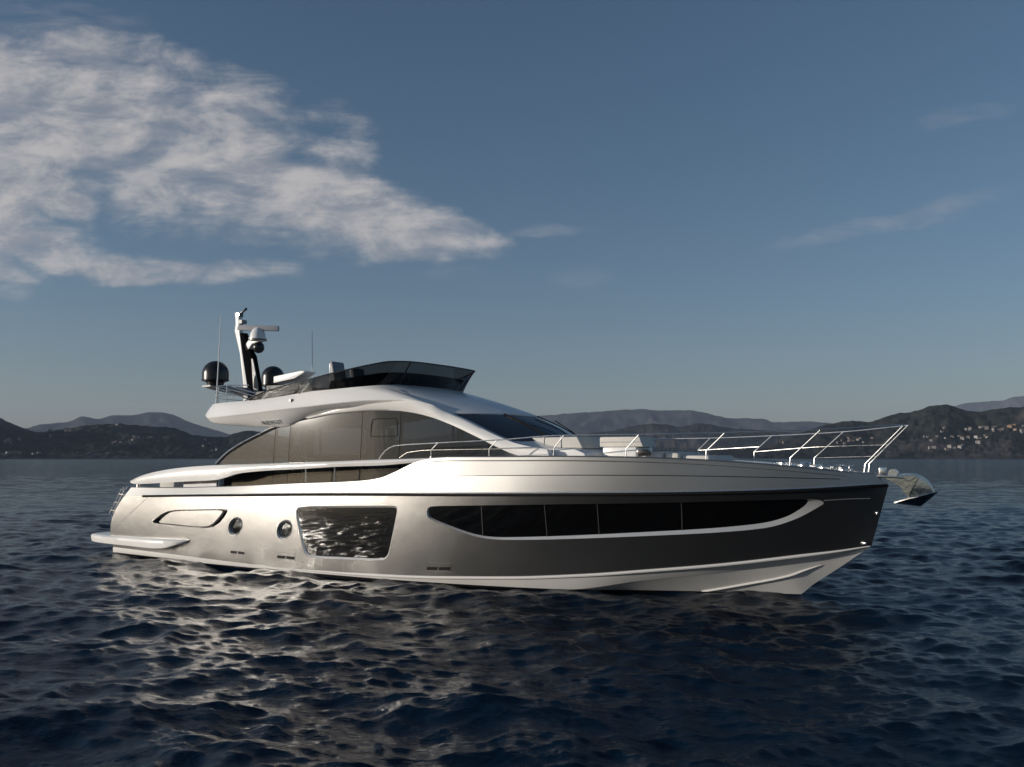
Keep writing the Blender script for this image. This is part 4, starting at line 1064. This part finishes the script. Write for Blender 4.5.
# helm console, seats, sofas, bar
b = MB(); b.prism([(9.5, 4.66), (10.35, 4.66), (10.40, 5.2), (10.0, 5.40), (9.65, 5.25)], -1.3, .6); b.build('helm_console', M['black'], Y, bevel=.04)
b = MB(); b.tube([(9.5, -.75+.19*math.cos(k*.3142), 5.28+.19*math.sin(k*.3142)) for k in range(20)], .016, 6, closed=True); b.build('steering_wheel', M['matt'], Y)
for v_ in (-1.2, -.45):
    s0, dz = (8.30, -.13) if v_ < -1 else (8.42, -.22)
    b = MB(); b.prism([(s0+.1, 5.05), (s0+.55, 5.07), (s0+.56, 5.17), (s0+.16, 5.2), (s0+.02, 5.82), (s0-.02, 5.99 if v_ < -1 else 5.95), (s0-.10, 5.98 if v_ < -1 else 5.93), (s0-.12, 5.6), (s0-.04, 5.1)], v_-.26, v_+.26)
    b.v = [(p[0], p[1], p[2]+dz) for p in b.v]
    st_ = b.build('helm_seat', M['seat'], Y, bevel=.05)
    b = MB(); b.prism([(s0-.14, 5.15), (s0-.06, 5.12), (s0-.145, 5.95), (s0-.18, 5.9)], v_-.2, v_+.2); b.v = [(p[0], p[1], p[2]+dz) for p in b.v]; b.build('seat_shell', M['white'], st_, bevel=.012)
    b = MB(); b.tube([(s0+.25, v_, 4.64), (s0+.25, v_, 5.06+dz)], .07, 12); b.build('seat_pedestal', M['chrome'], st_)
b = MB(); b.prism([(5.7, 4.64), (7.0, 4.64), (7.05, 5.25), (5.7, 5.25)], -1.5, -.75); wb = b.build('wet_bar', M['darkgrey'], Y, bevel=.03)
b = MB(); b.prism([(5.85, 5.33), (6.7, 5.43), (7.12, 5.60), (7.08, 5.645), (6.95, 5.65), (5.85, 5.53)], -1.35, -.85); b.build('bar_lid', M['white'], wb, bevel=.02)
b = MB(); b.box((7.9, 1.4, 4.85), (3.6, .8, .42)); b.box((7.9, 1.85, 5.05), (3.6, .18, .5)); b.build('fly_sofa', M['cushion'], Y, bevel=.06)
b = MB(); b.box((7.6, -1.95, 4.86), (3.4, .34, .34)); b.box((7.7, -1.72, 4.78), (3.2, .5, .2)); b.build('fly_sofa', M['darkgrey'], Y, bevel=.06)
b = MB(); b.box((8.2, .3, 5.0), (1.3, .8, .05)); b.tube([(8.2, .3, 4.64), (8.2, .3, 4.99)], .06); b.build('fly_table', M['teak'], Y)

# ---- windscreen
wsT = resample([(12.69, -1.95, 4.235), (13.257, -1.5, 4.215), (13.83, -.72, 4.2), (14.19, 0, 4.17)], 60)
wsB = resample([(14.2, -1.9, 3.56), (14.72, -1.58, 3.5), (15.05, -1.05, 3.55), (15.22, -.5, 3.62), (15.27, 0, 3.64)], 60)
def ws_strip(i0, i1, sg):
    rows = []
    for w in np.linspace(0, 1, 7):
        p = wsT[i0:i1]*(1-w)+wsB[i0:i1]*w; p[:, 2] += .035*math.sin(math.pi*w); rows.append(p if sg < 0 else np.array(mirror(p)))
    return rows
b = MB(); mcut = 36
for sg in (-1, 1):
    b.grid(ws_strip(0, 60, sg))
wsn = b.build('windscreen', M['windshield'], Y, smooth=60)
for sg in (-1, 1):
    l = [r_[0] for r_ in ws_strip(mcut, mcut+1, sg)]
    t_ = MB(); t_.tube([p+np.array([.01, 0, .012]) for p in l], .03, 8); t_.build('windscreen_mullion', M['black'], wsn)
    l = [r_[0] for r_ in ws_strip(52, 53, sg)]
    t_ = MB(); t_.tube([l[6]+np.array([.06, 0, .03]), l[5]+np.array([.05, 0, .06]), l[2]+np.array([.03, sg*.3, .05])], .012, 6); t_.build('wiper', M['matt'], wsn)
# cabin trunk under the windscreen
tr1 = resample([(14.15, -1.96, 3.56), (14.72, -1.62, 3.48), (15.07, -1.08, 3.53), (15.25, -.5, 3.6), (15.3, 0, 3.62)], 50)
tr2 = resample([(14.3, -1.99, 3.30), (15.3, -1.75, 3.28), (15.9, -1.2, 3.3), (16.0, -.5, 3.3), (16.0, 0, 3.3)], 50)
b = MB()
rws = [tr1, tr1*.6+tr2*.4+np.array([0, 0, -.03]), tr2]
b.grid(rws); b.grid([mirror(r_) for r_ in rws]); b.build('cabin_trunk', M['gel'], Y, smooth=50)
# foredeck seating
b = MB(); b.prism([(13.6, 2.95), (16.62, 2.95), (16.5, 3.2), (16.2, 3.31), (13.9, 3.31)], -1.72, 1.72); b.build('foredeck_plinth', M['gel'], Y, bevel=.05)
b = MB(); b.prism([(14.7, 3.31), (16.26, 3.31), (16.10, 3.60), (14.75, 3.585)], -1.3, 1.3); b.build('sunpad_backrest', M['cushion'], Y, bevel=.05)
b = MB(); b.prism([(16.62, 3.34), (17.76, 3.34), (17.66, 3.585), (16.62, 3.585)], -1.12, -.25); b.build('sofa_backrest', M['cushion'], Y, bevel=.04)
b = MB(); b.prism([(16.75, 2.95), (17.62, 2.95), (17.62, 3.335), (16.75, 3.335)], -1.22, -.2); b.build('sofa_base', M['gel'], Y, bevel=.04)
for k, (a, c, z_) in enumerate(((17.75, 18.25, 3.20), (18.28, 18.62, 3.17), (18.65, 19.3, 3.11))):
    b = MB(); b.box(((a+c)/2, 0, z_-.08), (c-a, 2.5-.3*k, .22)); b.build('sunpad', M['cushion'], Y, bevel=.07)
for s_, z_ in ((15.18, 3.60), (15.66, 3.605)):
    b = MB(); b.tube([(s_, -1.31, 3.33), (s_, -1.31, z_), (s_, 1.31, z_)], .012, 6); b.build('cushion_seam', M['greypart2'], Y)
b = MB(); b.tube([(16.66, -1.13, 3.46), (17.70, -1.13, 3.46)], .010, 6); b.build('cushion_seam', M['greypart2'], Y)
b = MB(); b.box((17.9, -1.42, 3.2), (.30, .16, .16)); b.build('deck_locker', M['black'], Y, bevel=.03)
b = MB(); b.prism([(19.5, 2.85), (21.2, 2.82), (21.1, 2.93), (19.6, 3.02)], -.75, .75); b.build('foredeck_hatch', M['gel'], Y, bevel=.03)

# ---- guard rails
def railpts(sg):
    rs_ = [np.array(q) for q in SP['railstart']]
    top = [rs_[0], rs_[1], rs_[2]]+[np.array(p[2]) for p in SP['stb']]
    return [np.array((p[0], p[1] if sg < 0 else -p[1], p[2])) for p in top]
rail = bpy.data.objects.new('guard_rail', None); COL.objects.link(rail); rail.parent = Y
def densify(pts, n):
    return resample(pts, n)
for sg in (-1, 1):
    top = railpts(sg); t_ = MB(); t_.tube(densify(top, 90), .0135, 8); t_.build('top_rail', M['rail'], rail)
    posts = [[np.array((q[0], q[1] if sg < 0 else -q[1], q[2])) for q in p] for p in SP['stb']]
    for p in posts:
        a, c, d = p; a = a-np.array([0, 0, .05])
        t_ = MB(); t_.tube([a, a*.4+c*.6, c, c*.85+d*.15, d], .0125, 8); t_.lathe([(0, .055), (.034, .055), (.034, .03), (0.0, .03)], a, 10); t_.build('stanchion', M['rail'], rail)
    # mid rails: level with the knees aft; on the port bow they run on to the slanted part of the next stanchions
    for i in range(2 if sg < 0 else 3):
        a, c = posts[i][1], posts[i+1][1]
        t_ = MB(); t_.tube([a*(1-k)+c*k for k in np.linspace(0, 1, 8)], .0072, 6); t_.build('mid_rail', M['chrome'], rail)
    if sg < 0:
        a = posts[2][1]; t_ = MB(); t_.tube([a, a+np.array([.5, .09, 0]), a+np.array([.7, .13, -.05]), a+np.array([.78, .15, -.22])], .0072, 6); t_.build('mid_rail', M['chrome'], rail)
    else:
        for i, f0, f1 in ((3, .32, None), (4, .44, .5), (5, .20, None)):
            a = posts[i][1]; c = posts[i+1][1]*(1-f0)+posts[i+1][2]*f0
            q_ = [a, c] if f1 is None else [a, c, posts[i+2][1]*(1-f1)+posts[i+2][2]*f1]
            t_ = MB(); t_.tube(densify(q_, 12) if f1 else q_, .0072, 6); t_.build('mid_rail', M['chrome'], rail)
    a = posts[0][1]; t_ = MB(); t_.tube([posts[0][0]+np.array([-1.0, 0, -.02]), a+np.array([-.75, 0, -.06]), a+np.array([-.3, 0, -.01]), a], .0072, 6); t_.build('mid_rail', M['chrome'], rail)

# ---- bow: anchor, roller, windlass, cleats
an = bpy.data.objects.new('anchor', None); COL.objects.link(an); an.parent = Y; an.location = (22.9, 0, 2.7)
def at_anchor(prof): return [(s-22.9, z-2.7) for s, z in prof]
b = MB(); b.prism(at_anchor([(22.70, 2.752), (22.92, 2.71), (23.10, 2.715), (23.336, 2.760), (23.55, 2.745), (23.66, 2.70), (23.76, 2.62), (23.83, 2.52), (23.885, 2.40), (23.91, 2.31), (23.80, 2.26), (23.40, 2.20), (23.33, 2.34), (23.26, 2.43), (23.17, 2.51), (23.06, 2.57), (22.93, 2.655)]), -.07, .07)
b.build('shank', M['steelplate'], an, smooth=20, bevel=.012)
# side cheeks of the launching guard
for sg in (-1, 1):
    b = MB(); b.prism(at_anchor([(22.85, 2.70), (23.20, 2.70), (23.50, 2.715), (23.62, 2.66), (23.50, 2.46), (23.40, 2.26), (23.34, 2.30), (23.24, 2.46), (23.08, 2.56), (22.93, 2.64)]), sg*.075, sg*.10); b.build('cheek', M['steelplate'], an, smooth=0, bevel=.008)
b = MB()
for sg in (-1, 1):
    tip, heel, head, low = (23.15, 2.095), (24.02, 2.40), (23.88, 2.27), (23.62, 2.05)
    P = lambda q, v: (q[0]-22.9, sg*v, q[1]-2.7)
    b.mesh([P(tip, .05), P(head, .03), P(heel, .12), P(low, .02), (tip[0]-22.9+.10, sg*.33, tip[1]-2.7+.06), (heel[0]-22.95, sg*.26, heel[1]-2.7-.03)],
           [(0, 1, 4), (1, 2, 5), (1, 5, 4), (0, 4, 3), (4, 5, 3), (5, 2, 3), (0, 3, 1), (1, 3, 2)])
b.build('fluke', M['steelplate'], an, smooth=15)
b = MB(); b.tube([(23.10-22.9, -.02, 2.12-2.7), (23.45-22.9, -.12, 2.23-2.7), (23.86-22.9, -.10, 2.285-2.7)], .018, 6); b.build('fluke_edge', M['chrome'], an)
# chain from the windlass to the roller
ch = MB()
for k in range(26):
    q = np.array([21.45+k*.055, -.25+.25*k/25, 2.76-.02*k/25]); ax = 'X' if k % 2 else 'Z'
    ring = [Vector((.034*math.cos(a), .020*math.sin(a), 0)) for a in np.linspace(0, 2*math.pi, 9)[:-1]]
    rt = Matrix.Rotation(R(90 if k % 2 else 0), 3, 'X'); ch.tube([rt @ p + Vector(q) for p in ring], .008, 5, closed=True)
ch.build('anchor_chain', M['chrome'], Y)
b = MB(); b.tube([(.20, -.12, .045), (.20, .12, .045)], .095, 16); b.build('roller', M['chrome'], an)
b = MB(); b.box((-.01, 0, .09), (.13, .26, .17)); b.build('roller_bracket', M['chrome'], an, bevel=.02)
b = MB(); b.box((.05, 0, -.02), (.75, .30, .05), rot=Matrix.Rotation(R(3), 3, 'Y')); b.build('bow_plate', M['steelplate'], an, bevel=.01)
b = MB(); b.lathe([(0, .26), (.10, .26), (.12, .22), (.07, .16), (.12, .1), (.14, 0)], (21.3, -.25, 2.72), 18); b.build('windlass', M['chrome'], Y)
for sg in (-1, 1):
    c = (22.0, sg*.52, 2.80)
    b = MB(); b.tube([(c[0]-.2, c[1], c[2]+.10), (c[0]+.2, c[1], c[2]+.10)], .02, 8)
    for k in (-.09, .09): b.tube([(c[0]+k, c[1], c[2]-.06), (c[0]+k, c[1], c[2]+.10)], .018, 8)
    b.build('cleat', M['chrome'], Y)
    b = MB(); b.tube([(20.85, sg*1.18, 2.86), (21.4, sg*.9, 2.80), (22.3, sg*.34, 2.72)], .045, 8); b.build('toe_rail', M['white'], Y)
    for k in range(4):
        q = np.array([20.95+.38*k, sg*(1.12-.21*k), 2.93-.05*k]); b = MB(); b.box(q, (.16, .05, .12), rot=Matrix.Rotation(R(-28*-sg), 3, 'Z')); b.build('fairlead', M['chrome'], Y, bevel=.012)

# ---- stern: swim platform, stairs rail
pl = SP['platform']
b = MB(); rows = []
lo_s = [-1.36, -1.2, -.7, .27, 1.4, 2.47, 3.1, 3.6, 4.0, 4.12]
hb = pchip([(-1.36, 2.15), (-1.2, 2.42), (-.7, 2.62), (.27, 2.78), (1.4, 2.9), (2.47, 3.03), (3.1, 3.05), (3.6, 3.03), (4.0, 2.94), (4.12, 2.88)])
zl = pchip([(-1.36, .50), (-1.3, .38), (-.7, .345), (.27, .34), (2.47, .34), (3.1, .37), (3.6, .485), (4.0, .58), (4.12, .655)])
zt = pchip([(-1.36, .56), (-1.3, .60), (.27, .615), (4.12, .675)])
for s in np.linspace(-1.36, 4.12, 60):
    v1 = float(hb(s)); z0, z1 = float(zl(s)), float(zt(s)); zm = (z0+z1)/2; r_ = min(.06, (z1-z0)/2)
    vin = 0.0 if s < .4 else min(v1-.05, float(BC(max(s, 0)))-.02)
    half = [(s, -vin, z1), (s, -(v1-.16), z1), (s, -(v1-.04), z1-.015), (s, -v1, z1-r_), (s, -v1+.005, zm), (s, -(v1-.03), z0+.02), (s, -(v1-.12), z0-.01), (s, -vin, z0)]
    rows.append(half)
b.grid(rows); b.poly(rows[0]); b.grid([mirror(r_) for r_ in rows]); b.poly(mirror(rows[0]))
b.build('swim_platform', M['gel'], Y, smooth=45)
tr_ = bpy.data.objects.new('stern_stair_rail', None); COL.objects.link(tr_); tr_.parent = Y
for dv in (0, .22):
    a, c = SP['transomrail'][0], SP['transomrail'][1]
    t_ = MB(); t_.tube([(a[0]+.12-dv*.6, -2.42+dv, a[2]+.1), (a[0]-.05-dv*.6, -2.42+dv, a[2]), (c[0]-.05-dv*.6, -2.42+dv, c[2]), (c[0]+.12-dv*.6, -2.42+dv, c[2]-.12)], .02, 8); t_.build('hand_rail', M['chrome'], tr_)
for k in (.15, .5, .85):
    a, c = SP['transomrail'][0], SP['transomrail'][1]
    p = (a[0]-.05+(c[0]-a[0])*k, -2.42, a[2]+(c[2]-a[2])*k)
    t_ = MB(); t_.tube([p, (p[0]+.28, p[1]-.02, p[2]-.03)], .014, 6); t_.build('rail_post', M['chrome'], tr_)
b = MB()
for k in range(5):
    b.box((.28+.14*k, -1.9, .85+.26*k), (.4, .8, .05))
b.build('stern_stairs', M['teak'], Y)

# ---- mast with radar, domes and aerials
mast = bpy.data.objects.new('mast', None); COL.objects.link(mast); mast.parent = Y; mast.location = (3.4, 0, 4.6)
def mm(prof): return [(s-3.4, z-4.6) for s, z in prof]
b = MB(); b.prism(mm([(3.20, 4.62), (3.42, 4.62), (3.39, 5.3), (3.09, 6.55), (2.95, 7.2), (2.88, 7.88), (2.68, 7.92), (2.72, 7.75), (2.74, 7.45), (2.70, 7.3), (2.98, 6.5), (3.20, 5.3)]), -.085, .085); b.build('mast_column', M['white'], mast, bevel=.03)
b = MB(); b.prism(mm([(3.5, 4.62), (3.95, 4.62), (3.90, 5.3), (3.60, 6.4), (3.34, 6.75), (3.15, 7.2), (2.965, 7.2), (3.11, 6.55), (3.41, 5.3)]), -.10, .10); b.build('mast_fairing', M['flat'], mast, bevel=.02)
b = MB(); b.prism(mm([(3.74, 5.0), (3.93, 5.0), (3.88, 5.5), (3.64, 6.3), (3.58, 6.3)]), -.135, -.102); b.build('mast_panel', M['greypart'], mast)
b = MB(); b.prism(mm([(3.27, 6.62), (3.36, 6.58), (3.55, 6.80), (3.96, 6.88), (3.96, 6.93), (3.38, 6.93), (3.25, 6.80)]), -.10, .10); b.build('radar_bracket', M['white'], mast, bevel=.015)
b = MB(); b.lathe([(0, 0), (.29, 0), (.29, .05), (.26, .06), (.24, .2), (.17, .33), (.08, .40), (0, .40)], (.31, 0, 2.34), 24); b.build('radar_base', M['white'], mast)
b = MB(); b.lathe([(0, -.02), (.30, -.02), (.30, .02), (0, .02)], (.31, 0, 2.33), 24); b.build('radar_flange', M['black'], mast)
b = MB(); b.box((.33, 0, 2.72), (1.40, .14, .17), rot=Matrix.Rotation(R(24), 3, 'Z') @ Matrix.Rotation(R(2.0), 3, 'Y')); b.build('radar_scanner', M['greypart2'], mast, bevel=.025)
b = MB(); b.lathe([(.19*math.sin(a), -.19*math.cos(a)) for a in np.linspace(0.01, math.pi-.01, 14)], (.36, 0, 2.08), 20); b.build('search_light', M['dome'], mast)
b = MB(); b.tube([(-.46, 0, 3.30), (-.35, -.02, 3.34), (-.20, -.05, 3.40)], [.05, .03, .045], 10); b.box((-.55, 0, 3.22), (.10, .2, .12)); b.build('horn', M['black'], mast)
b = MB(); b.lathe([(0, 0), (.05, 0), (.05, .10), (0, .12)], (-.50, .0, 2.95), 12); b.box((-.42, 0, 2.98), (.18, .22, .12)); b.build('mast_lamp', M['greypart'], mast)
b = MB(); b.box((-.62, 0, 2.80), (.16, .16, .2)); b.build('mast_collar', M['white'], mast, bevel=.05)
# cross arm
b = MB()
arm = [(-1.62, 5.30, 5.36, .22), (-1.2, 5.24, 5.36, .34), (-.5, 5.17, 5.36, .42), (0, 5.14, 5.36, .46), (.5, 5.17, 5.36, .42), (1.2, 5.24, 5.36, .34), (1.62, 5.30, 5.36, .22)]
rows = []
for v_, z0, z1, w_ in arm:
    rows.append([(x-.2, v_, z-4.6) for x, z in ((-w_, (z0+z1)/2), (-w_*.6, z1), (w_*.6, z1), (w_, (z0+z1)/2), (w_*.6, z0), (-w_*.6, z0))])
b.grid(rows, close_u=True); b.poly(rows[0]); b.poly(rows[-1]); b.build('cross_arm', M['greypart'], mast, smooth=30)
def dome(c, r_, h_):
    pr = [(0, 0), (r_*.62, 0), (r_*.66, .10), (r_*.98, .15)]+[(r_, .15+(h_-r_-.15)*k) for k in (0.0, .5, 1)]
    pr += [(r_*math.cos(a), h_-r_+r_*math.sin(a)) for a in np.linspace(.12, math.pi/2-.001, 12)]
    b = MB(); b.lathe(pr, c, 36); o = b.build('satellite_dome', M['dome'], Y, smooth=50)
    b = MB(); b.tube([(c[0]+r_*1.002*math.cos(a), c[1]+r_*1.002*math.sin(a), c[2]+.17) for a in np.linspace(0, 2*math.pi, 40)[:-1]], .012, 6, closed=True); b.build('dome_seam', M['matt'], o)
dome((3.15, -1.22, 5.37), .415, .79); dome((3.19, 1.22, 5.37), .385, .83)
for a, c in ((SP['ant'][0], SP['ant'][1]), (SP['ant'][2], (4.68, 1.6, 4.75))):
    b = MB(); a = Vector(a); c = Vector(c); b.tube([c, c.lerp(a, .5), a], [.022, .016, .010], 8); b.build('whip_aerial', M['white'], Y)
# rail round the aft end of the flybridge
fr_ = bpy.data.objects.new('fly_aft_rail', None); COL.objects.link(fr_); fr_.parent = Y
path = resample([(5.62, -2.12, 5.22), (4.7, -2.08, 5.26), (4.1, -1.95, 5.26), (3.55, -1.5, 5.26), (3.3, -.9, 5.26), (3.28, 0, 5.26)], 40)
for z_ in (0, -.16, -.32):
    t_ = MB(); pp = path+np.array([0, 0, z_]); pp = pp if z_ == 0 else pp[8:]
    t_.tube(pp, .018 if z_ == 0 else .009, 8); t_.tube(mirror(pp), .018 if z_ == 0 else .009, 8); t_.build('fly_rail_bar', M['chrome'], fr_)
for sg in (-1, 1):
    for i in (10, 15, 24, 33):
        p = path[i]; t_ = MB(); t_.tube([(p[0], -sg*p[1]*-1 if sg > 0 else p[1], p[2]), (p[0], p[1] if sg < 0 else -p[1], 4.66)], .018, 8); t_.build('fly_rail_post', M['chrome'], fr_)
# small square lamp at the foot of the fly screen
b = MB(); b.box((10.95, .95, 4.93), (.06, .20, .20), rot=Matrix.Rotation(R(8), 3, 'Z')); o = b.build('deck_light', M['chrome'], Y, bevel=.02)
b = MB(); b.box((10.985, .945, 4.93), (.02, .14, .14), rot=Matrix.Rotation(R(8), 3, 'Z')); b.build('lamp_glass', M['black'], o)
